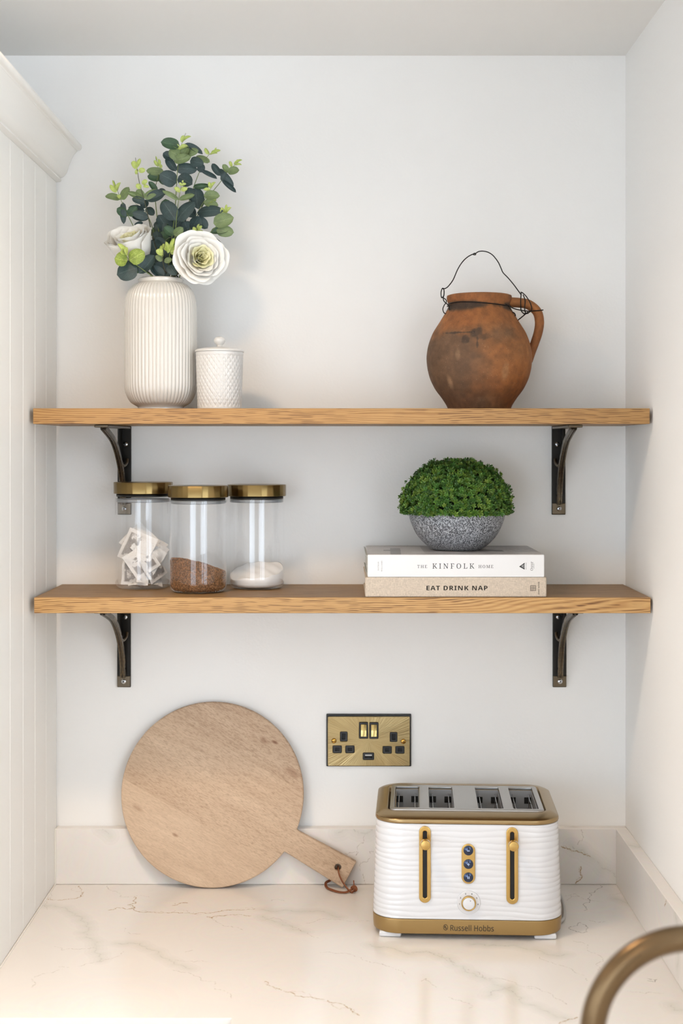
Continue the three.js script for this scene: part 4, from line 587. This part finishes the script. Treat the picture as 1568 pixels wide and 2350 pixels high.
// ---------------------------------------------------------------- brass double socket
{
  const t = thing('wall_socket', 'antique brass double socket with two rocker switches and a charging port', 'socket', [0.0425, 1.1577, 0.0004]);
  part('black_backing', ext(rrShape(0.1463, 0.0903, 0.0015), 0.0045, 0.0006), M.dark, t);
  const holes = [[-0.0431, 0.0082, 0.0126, 0.0168], [-0.0543, -0.0138, 0.0154, 0.0128], [-0.0324, -0.0138, 0.0154, 0.0128], [0.0428, 0.0073, 0.0126, 0.0168], [0.0318, -0.0148, 0.0154, 0.0128], [0.0537, -0.0148, 0.0154, 0.0128]];
  const sw = [[-0.0089, 0.0188], [0.0089, 0.0185]], usb = [-0.0005, -0.0258, 0.0192, 0.0124];
  const s = rrShape(0.1413, 0.0848, 0.002); for (const [x, y, w, h] of [...holes, usb]) s.holes.push(rrShape(w, h, 0.002, new THREE.Path(), x, y)); for (const [x, y] of sw) s.holes.push(rrShape(0.0151, 0.028, 0.0016, new THREE.Path(), x, y));
  const streak = texture(1024, 1024, (u, v) => { const a = Math.atan2(v - 0.5, u - 0.5), r = Math.hypot(u - 0.5, v - 0.5); return 0.6 * vnoise(a * 190 + 600, r * 4) + 0.4 * vnoise(a * 97 + 400, r * 3 + 20); }, false);
  const face = ext(s, 0.0052, 0.0008, 2); { const p = face.attributes.position, uv = face.attributes.uv; for (let i = 0; i < p.count; i++) uv.setXY(i, p.getX(i) / 0.15 + 0.5, p.getY(i) / 0.15 + 0.5); }
  const brassTone = texture(512, 512, (u, v) => { const a = Math.atan2(v - 0.5, u - 0.5), r = Math.hypot(u - 0.5, v - 0.5), n = 0.6 * vnoise(a * 150 + 600, r * 5) + 0.4 * vnoise(a * 14 + 60, r * 2); return mix3([152, 132, 92], [176, 156, 114], n); });
  part('brass_plate', at(face, 0, -0.0010, 0.0040), std(0xffffff, 0.30, { metalness: 1, map: brassTone, bumpMap: streak, bumpScale: 0.00035 }), t);
  M.black = std(0x141416, 0.4); M.pit = std(0x030303, 0.6);
  holes.forEach(([x, y, w, h], i) => { const fr = rrShape(w - 0.0004, h - 0.0004, 0.0018); fr.holes.push(rrShape(w * 0.45, h * (i % 3 ? 0.42 : 0.58), 0.0004, new THREE.Path())); const p = part('pin_hole', at(ext(fr, 0.0046, 0.0004), x, y - 0.001, 0.0038), M.black, t); part('shutter', at(new THREE.BoxGeometry(w * 0.5, h * 0.6, 0.001), x, y - 0.001, 0.0048), M.pit, p); });
  sw.forEach(([x, y]) => { const fr = rrShape(0.0147, 0.0276, 0.0014); fr.holes.push(rrShape(0.0104, 0.0214, 0.0006, new THREE.Path())); const p = part('switch', at(ext(fr, 0.0062, 0.0004), x, y - 0.001, 0.0038), M.black, t);
    const rk = new THREE.Shape([V2(0.0040, -0.0102), V2(0.0094, -0.0102), V2(0.0072, 0), V2(0.0082, 0.0102), V2(0.0040, 0.0102)]); part('rocker', toCreasedNormals(at(ext(rk, 0.0099, 0.0005).rotateY(-Math.PI / 2), x + 0.00495, y - 0.001, 0.0018), 0.4), std(0xb9a46c, 0.24, { metalness: 1 }), p); });
  { const [x, y, w, h] = usb, fr = rrShape(w - 0.0004, h - 0.0004, 0.0018); fr.holes.push(rrShape(0.0125, 0.0055, 0.0004, new THREE.Path())); const p = part('charging_port', at(ext(fr, 0.0046, 0.0004), x, y - 0.001, 0.0038), M.black, t); part('contact', at(new THREE.BoxGeometry(0.0118, 0.0020, 0.003), x, y + 0.0004, 0.0055), M.steel, p); part('shutter', at(new THREE.BoxGeometry(0.0124, 0.0056, 0.001), x, y - 0.001, 0.0046), M.pit, p); }
  for (const [x, y, a] of [[-0.0599, 0, 0.35], [0.0595, -0.001, 0.6]]) { const p = part('plate_screw', at(lathe([[0.0001, 0.0022], [0.003, 0.0018], [0.0044, 0.0004], [0.0044, -0.0005]], 24).rotateX(Math.PI / 2), x, y, 0.0093), std(0xc79a4a, 0.25, { metalness: 1 }), t); part('slot', at(rbox(0.0078, 0.0009, 0.001, 0.0002).rotateZ(a), x, y, 0.0111), M.dark, p); }
}

// ---------------------------------------------------------------- round cutting board
{
  const R = 0.1557, tilt = 0.0958, t = thing('cutting_board', 'round wooden cutting board with a short handle, leaning against the wall', 'cutting board', [-0.2248, WORKTOP + R * Math.cos(tilt) + 0.0003, 0.0163]);
  t.rotation.x = -tilt;
  const s = new THREE.Shape(), a1 = Math.atan2(-0.0603, 0.1446), a2 = Math.atan2(-0.0944, 0.1221);
  s.absarc(0, 0, R, a1 + 0.018, a2 - 0.012 + Math.PI * 2, false); s.quadraticCurveTo(0.1221, -0.0946, 0.1262, -0.0970); s.lineTo(0.2205, -0.1546); s.quadraticCurveTo(0.2219, -0.1555, 0.2226, -0.1542); s.lineTo(0.2448, -0.1135); s.quadraticCurveTo(0.2454, -0.1123, 0.2442, -0.1117); s.lineTo(0.1500, -0.0630); s.quadraticCurveTo(0.1450, -0.0605, R * Math.cos(a1 + 0.018), R * Math.sin(a1 + 0.018));
  s.holes.push(new THREE.Path().absarc(0.2144, -0.1214, 0.0056, 0, 6.2832, true));
  const g = ext(s, 0.015, 0.0018, 3, 72), p = g.attributes.position, uv = g.attributes.uv; for (let i = 0; i < p.count; i++) { const x = p.getX(i), y = p.getY(i); uv.setXY(i, x * 0.868 - y * 0.497 + 0.25, x * 0.497 + y * 0.868 + 0.18); }
  part('board', toCreasedNormals(g, 0.7), M.board, t);
  t.updateMatrixWorld(true); const inv = t.matrixWorld.clone().invert(), strip = new THREE.Shape([V2(-0.0009, -0.0021), V2(0.0009, -0.0021), V2(0.0009, 0.0021), V2(-0.0009, 0.0021)]);
  const leather = std(0xffffff, 0.7, { map: texture(64, 64, (u, v) => mix3([120, 66, 36], [150, 90, 54], vnoise(u * 20, v * 20))) });
  const thong = (pts) => new THREE.ExtrudeGeometry(strip, { steps: 60, bevelEnabled: false, extrudePath: new THREE.CatmullRomCurve3(pts.map((q) => V3(...q))) }).applyMatrix4(inv);
  part('leather_loop', merge([thong([[-0.0104, 0.9472, 0.0290], [-0.0102, 0.9462, 0.0400], [-0.0098, 0.9445, 0.0480], [-0.0081, 0.9390, 0.0520], [-0.0015, 0.9275, 0.0570], [0.0073, 0.9185, 0.0660], [0.0132, 0.9163, 0.0720], [0.0165, 0.9185, 0.0680], [0.0150, 0.9215, 0.0640]]), thong([[0.0130, 0.9195, 0.0660], [0.0040, 0.9162, 0.0710], [-0.0073, 0.9160, 0.0705], [-0.0200, 0.9160, 0.0590], [-0.0300, 0.9162, 0.0430], [-0.0310, 0.9200, 0.0320], [-0.0230, 0.9225, 0.0240], [-0.0140, 0.9300, 0.0235], [-0.0104, 0.9440, 0.0245], [-0.0104, 0.9472, 0.0300]])]), leather, t, 'brown leather thong');
  part('leather_knot', merge([thong([[0.0165, 0.9160, 0.0640], [0.0205, 0.9190, 0.0665], [0.0180, 0.9240, 0.0660], [0.0130, 0.9215, 0.0640], [0.0150, 0.9170, 0.0610], [0.0195, 0.9195, 0.0605]]), thong([[0.0160, 0.9190, 0.0640], [0.0165, 0.9260, 0.0630], [0.0160, 0.9330, 0.0625]])]), leather, t);
}

// ---------------------------------------------------------------- four-slice toaster
const font = await new FontLoader().loadAsync('fonts/droid/droid_sans_regular.typeface.json'), fontBold = await new FontLoader().loadAsync('fonts/droid/droid_sans_bold.typeface.json');
function lettering(text, f, width, height, depth = 0.0003) { const g = new TextGeometry(text, { font: f, size: 1, depth: 0.02, curveSegments: 6, bevelEnabled: false }); g.computeBoundingBox(); const b = g.boundingBox, k = width ? width / (b.max.x - b.min.x) : height / (b.max.y - b.min.y), ky = height ? height / (b.max.y - b.min.y) : k; return g.translate(-(b.max.x + b.min.x) / 2, -(b.max.y + b.min.y) / 2, 0).scale(k, ky, depth / 0.02); }
function ringPoints(w, d, r, n = 14) { // rounded rectangle round the y axis: [x, z, nx, nz, s]
  const out = [], c = [[w / 2 - r, d / 2 - r, 0], [w / 2 - r, -(d / 2 - r), -1], [-(w / 2 - r), -(d / 2 - r), -2], [-(w / 2 - r), d / 2 - r, -3]]; let q = [];
  c.forEach(([cx, cz, k]) => { for (let i = 0; i <= n; i++) { const a = Math.PI / 2 + (k - i / n) * Math.PI / 2, ax = Math.cos(a), az = Math.sin(a); q.push([cx + ax * r, cz + az * r, ax, az]); } });
  for (let i = 0; i < q.length; i++) { const a = q[i], b = q[(i + 1) % q.length], len = Math.hypot(b[0] - a[0], b[1] - a[1]), m = Math.max(1, Math.round((i + 1) % (n + 1) === 0 ? 40 : 1)); for (let k = 0; k < m; k++) { const t = k / m; out.push([lerp(a[0], b[0], t), lerp(a[1], b[1], t), lerp(a[2], b[2], t), lerp(a[3], b[3], t)]); } }
  return out;
}
function loft(levels, offset = () => 0) { // levels: [y, w, d, r]
  const pos = [], idx = []; let n = 0;
  levels.forEach(([y, w, d, r]) => { const q = ringPoints(w, d, r); n = q.length; q.forEach(([x, z, nx, nz], i) => { const o = offset(y, i / n, x, z); pos.push(x + nx * o, y, z + nz * o); }); });
  for (let j = 0; j < levels.length - 1; j++) for (let i = 0; i < n; i++) { const a = j * n + i, a1 = j * n + (i + 1) % n, b = a + n, b1 = a1 + n; idx.push(a, b, a1, a1, b, b1); }
  const g = new THREE.BufferGeometry(); g.setAttribute('position', new THREE.Float32BufferAttribute(pos, 3)); g.setIndex(idx); g.computeVertexNormals(); return g;
}
{
  const t = thing('toaster', 'white four-slice toaster with a rippled body, gold trim and two gold levers', 'toaster', [0.194, WORKTOP + 0.0003, 0.180], -0.05);
  M.gold = std(0xa58d66, 0.27, { metalness: 1 }); M.goldBright = std(0xc4a262, 0.26, { metalness: 1 }); M.goldPaint = std(0xffffff, 0.36, { metalness: 0.75, map: texture(256, 256, (u, v) => { const n = vnoise(u * 120, v * 120); return mix3([150, 122, 78], [176, 146, 96], n); }) });
  M.plastic = std(0xdcdcde, 0.22, { clearcoat: 0.5, clearcoatRoughness: 0.08 });
  const W0 = 0.290, W1 = 0.2810, D0 = 0.244, D1 = 0.2365, Y0 = 0.031, Y1 = 0.1745, zf = (y) => lerp(D0, D1, (y - Y0) / (Y1 - Y0)) / 2;
  const lv = []; for (let i = 0; i <= 150; i++) { const k = i / 150; lv.push([lerp(Y0, Y1, k), lerp(W0, W1, k), lerp(D0, D1, k), 0.042]); }
  part('body', loft([[Y0 - 0.001, W0 - 0.03, D0 - 0.03, 0.03], ...lv, [Y1 + 0.0008, W1 - 0.012, D1 - 0.012, 0.038]], (y, s, x, z) => { const e = step(Y0, Y0 + 0.003, y) * (1 - step(Y1 - 0.003, Y1, y)), w = (y * 1000 + 1.6 * Math.sin(x * 34 + y * 90) + 1.1 * Math.sin(z * 40 + x * 23) + 0.8 * Math.sin(x * 71 - y * 150)) / 8.6, f = w - Math.floor(w); return e * 0.0007 * (Math.pow(Math.sin(Math.PI * f), 0.8) - 0.6); }), M.plastic, t);
  part('base_band', loft([[0.0075, W0 - 0.03, D0 - 0.03, 0.03], [0.0078, W0 - 0.004, D0 - 0.004, 0.041], [0.0092, W0 - 0.0015, D0 - 0.0015, 0.042], [0.018, W0, D0, 0.042], [0.029, W0 + 0.0006, D0 + 0.0006, 0.042], [0.0306, W0 - 0.0002, D0 - 0.0002, 0.042], [0.0308, W0 - 0.01, D0 - 0.01, 0.04]]), M.goldPaint, t);
  part('underside', at(new THREE.BoxGeometry(W0 - 0.06, 0.001, D0 - 0.06), 0, 0.0076, 0), M.plastic, t);
  part('rim', loft([[Y1, W1 - 0.012, D1 - 0.012, 0.038], [Y1 + 0.0004, W1 + 0.0004, D1 + 0.0004, 0.042], [Y1 + 0.0018, W1 + 0.0022, D1 + 0.0022, 0.043], [Y1 + 0.0050, W1 + 0.0020, D1 + 0.002, 0.043], [Y1 + 0.0066, W1 + 0.0008, D1 + 0.0008, 0.042], [Y1 + 0.0070, W1 - 0.0012, D1 - 0.0012, 0.041], [Y1 + 0.0082, W1 - 0.0042, D1 - 0.0060, 0.040], [Y1 + 0.0104, W1 - 0.0120, D1 - 0.020, 0.036], [Y1 + 0.0120, W1 - 0.0220, D1 - 0.042, 0.030], [Y1 + 0.0126, W1 - 0.0320, D1 - 0.058, 0.022], [Y1 + 0.0120, W1 - 0.0370, D1 - 0.0665, 0.016], [Y1 + 0.0070, W1 - 0.0380, D1 - 0.068, 0.015], [Y1 + 0.0060, W1 - 0.060, D1 - 0.09, 0.01]]), M.gold, t);
  const sl = [-0.0933, -0.0388, 0.0375, 0.0920], SW = 0.0385, SD = 0.140, YT = Y1 + 0.0118, plate = rrShape(0.2385, 0.164, 0.010);
  for (const x of sl) plate.holes.push(rrShape(SW, SD, 0.003, new THREE.Path(), x, 0));
  part('top_plate', toCreasedNormals(at(ext(plate, 0.0045, 0.0013, 3).rotateX(-Math.PI / 2), 0, YT - 0.0018, 0.004), 0.6), M.steel, t);
  M.liner = std(0xa6a7a9, 0.45, { metalness: 0.6 });
  for (const x of sl) {
    const l = part('slot_liner', merge([at(rbox(0.0006, 0.10, SD - 0.001, 0.0002), x - SW / 2 + 0.0006, YT - 0.052, 0.004), at(rbox(0.0006, 0.10, SD - 0.001, 0.0002), x + SW / 2 - 0.0006, YT - 0.052, 0.004), at(rbox(SW - 0.001, 0.10, 0.0006, 0.0002), x, YT - 0.052, 0.004 - SD / 2 + 0.0006), at(rbox(SW - 0.001, 0.10, 0.0006, 0.0002), x, YT - 0.052, 0.004 + SD / 2 - 0.0006), at(rbox(SW - 0.001, 0.0006, SD - 0.001, 0.0002), x, YT - 0.102, 0.004)]), M.liner, t);
    const ws = []; for (const k of [-1, 1]) for (const [dy, dx] of [[-0.008, 0.013], [-0.03, 0.012], [-0.055, 0.012]]) ws.push(at(new THREE.CylinderGeometry(0.0007, 0.0007, SD - 0.006, 6).rotateX(Math.PI / 2), x + k * dx, YT + dy, 0.004));
    for (const z of [-0.042, 0, 0.042]) for (const k of [-1, 1]) ws.push(at(new THREE.CylinderGeometry(0.0007, 0.0007, 0.055, 6), x + k * 0.0128, YT - 0.034, z));
    part('cage_wire', merge(ws), M.chrome, l);
    const cl = []; for (const z of [-1, 1]) for (const k of [-1, 1]) cl.push(at(rbox(0.011, 0.010, 0.0012, 0.0003), x + k * 0.0125, YT - 0.018, 0.004 + z * (SD / 2 - 0.0022)));
    part('end_clip', merge(cl), M.pit, l);
    part('carriage', at(rbox(0.012, 0.003, SD - 0.01, 0.001), x, YT - 0.045, 0.004), M.steel, l);
  }
  const stadium = (w, h, S) => rrShape(w, h, w / 2 - 1e-5, S);
  for (const x of [-0.065, 0.0672]) {
    const y = 0.114, s = stadium(0.0179, 0.1157); s.holes.push(stadium(0.0062, 0.1015, new THREE.Path()));
    const lean = -0.026, put = (g, dz) => at(g.rotateX(lean), x, y, zf(y) + dz);
    const f = part('lever_track', put(ext(s, 0.0034, 0.0010, 3, 24), -0.0002), M.goldBright, t); part('track_slot', put(at(new THREE.BoxGeometry(0.0066, 0.103, 0.0012), 0, 0, 0.0002), 0.0002), M.pit, f);
    const ly = 0.1505, lz = zf(ly);
    const lever = part('lever', at(lathe([[0.0001, 0.0], [0.0030, 0.0], [0.0034, 0.004], [0.0044, 0.010], [0.0052, 0.017], [0.0070, 0.0185], [0.0076, 0.0205], [0.0077, 0.0285], [0.0072, 0.0300], [0.0060, 0.0306], [0.0001, 0.0308]], 36).rotateX(Math.PI / 2), x + 0.0006, ly, lz + 0.001), M.goldBright, t);
  }
  { // three buttons on a gold panel
    const x = 0.0009, y = 0.1158, p = part('button_panel', at(ext(stadium(0.0205, 0.0603), 0.0030, 0.001, 3, 24).rotateX(-0.026), x, y, zf(y) - 0.0002), M.goldBright, t);
    [0.1362, 0.1158, 0.0958].forEach((by) => { const b = part('button', at(lathe([[0.0074, 0.0], [0.0074, 0.0012], [0.0070, 0.0016], [0.0066, 0.0012], [0.006, 0.0016], [0.004, 0.0026], [0.0001, 0.0031]], 36).rotateX(Math.PI / 2), x, by, zf(by) + 0.0022), std(0x11294c, 0.08, { metalness: 0.8, clearcoat: 1, clearcoatRoughness: 0.03 }), p); });
    const mark = [[0.1362, [[0, 0, 0.004, 0.0011]]], [0.1158, [[0, 0, 0.0009, 0.004], [0, 0, 0.004, 0.0009]]], [0.0958, [[-0.001, 0, 0.0009, 0.0036], [0.001, 0, 0.0009, 0.0036]]]];
    for (const [by, bars] of mark) part('button_mark', merge(bars.map(([dx, dy, w, h]) => at(rbox(w, h, 0.0004, 0.0001), x + dx, by + dy, zf(by) + 0.0054))), std(0xb9cbe6, 0.3), p);
  }
  { // browning dial
    const x = 0.0013, y = 0.0572, z = zf(y), d = part('dial', at(lathe([[0.0001, -0.001], [0.0177, -0.001], [0.0177, 0.0012], [0.0170, 0.0020], [0.0001, 0.0020]], 56).rotateX(Math.PI / 2), x, y, z), M.plastic, t);
    part('dial_ring', at(lathe([[0.0095, 0.002], [0.0112, 0.002], [0.0112, 0.0068], [0.0106, 0.0076], [0.0096, 0.0078], [0.0094, 0.007]], 48).rotateX(Math.PI / 2), x, y, z), M.goldBright, d);
    part('dial_cap', at(lathe([[0.0001, 0.0080], [0.0086, 0.0076], [0.0095, 0.0066], [0.0095, 0.002]], 48).rotateX(Math.PI / 2), x, y, z), M.plastic, d);
    part('dial_mark', at(new THREE.CylinderGeometry(0.0006, 0.0006, 0.0004, 12).rotateX(Math.PI / 2), x + 0.0024, y + 0.0046, z + 0.0081), M.dark, d);
    part('dial_numbers', merge(['1', '2', '3', '4', '5', '6'].map((n, i) => { const a = (188 - i * 39.2) * Math.PI / 180; return at(lettering(n, fontBold, 0, 0.0024), x + Math.cos(a) * 0.0143, y + Math.sin(a) * 0.0143, z + 0.0019); })), M.dark, d);
  }
  { const z = zf(0.018) + 0.0003 + 0.0020 - 0.002, y = 0.0190; const b = part('maker_name', at(lettering('Russell Hobbs', font, 0.0657, 0.0092), 0.0065, y - 0.0005, 0.1219), M.dark, t);
    part('maker_emblem', at(merge([new THREE.TorusGeometry(0.0042, 0.0004, 6, 28).scale(0.78, 1, 0.4), at(lettering('R', fontBold, 0, 0.0036), -0.0006, 0.0006, 0), at(lettering('H', fontBold, 0, 0.0026), 0.0009, -0.0014, 0)]), -0.0337, y, 0.1222), M.dark, t); }
  for (const [x, z] of [[-1, 1], [1, 1], [-1, -1], [1, -1]]) part('foot', at(rbox(0.034, 0.0085, 0.036, 0.003, 3), x * 0.118, 0.00425, z * 0.0955), M.plastic, t);
  part('power_cord', tube([[0.11, 0.032, -0.121], [0.135, 0.030, -0.125], [0.1505, 0.020, -0.100], [0.1590, 0.011, -0.05], [0.1580, 0.0045, 0.0], [0.150, 0.0035, 0.035], [0.128, 0.0032, 0.05], [0.09, 0.0032, 0.045]], 0.0029, 60, 10), std(0xb9b8b5, 0.5), t);
}

// ---------------------------------------------------------------- tap in front of the camera
{
  const t = thing('kitchen_tap', 'aged brass swan neck tap arching close to the camera', 'tap', [0.368, WORKTOP + 0.0002, 1.3]);
  M.tap = std(0x6e5940, 0.30, { metalness: 1, roughnessMap: texture(256, 256, (u, v) => 0.8 + 0.4 * fbm(u * 16, v * 16, 3), false), });
  const p = [[0, 0.02, 0], [0, 0.12, 0], [0, 0.2, 0]]; for (let i = 0; i <= 16; i++) { const a = i / 16 * Math.PI; p.push([-0.081 + Math.cos(a) * 0.081, 0.2595 + Math.sin(a) * 0.081, 0]); } p.push([-0.162, 0.225, 0], [-0.162, 0.185, 0]);
  part('spout', tube(p, 0.0108, 140, 28), M.tap, t);
  part('aerator', at(lathe([[0.0075, 0.0], [0.0118, 0.0], [0.0124, 0.002], [0.0124, 0.018], [0.0112, 0.021], [0.0075, 0.021]], 36), -0.162, 0.166, 0), M.tap, t);
  part('base', lathe([[0.0001, 0], [0.026, 0], [0.026, 0.004], [0.022, 0.009], [0.019, 0.014], [0.018, 0.055], [0.015, 0.062], [0.012, 0.07], [0.0108, 0.075]], 48), M.tap, t);
  const h = part('handle', at(lathe([[0.0001, 0], [0.011, 0], [0.011, 0.024], [0.008, 0.03], [0.0001, 0.031]], 32).rotateZ(-Math.PI / 2), 0.016, 0.038, 0), M.tap, t); part('lever', tube([[0.036, 0.04, 0], [0.040, 0.06, 0.004], [0.043, 0.095, 0.012]], 0.004, 20, 10), M.tap, h);
}

// ---------------------------------------------------------------- shadows and the picture
scene.traverse((o) => { if (o.isMesh) { o.castShadow = true; o.receiveShadow = true; } });
renderer.render(scene, camera);
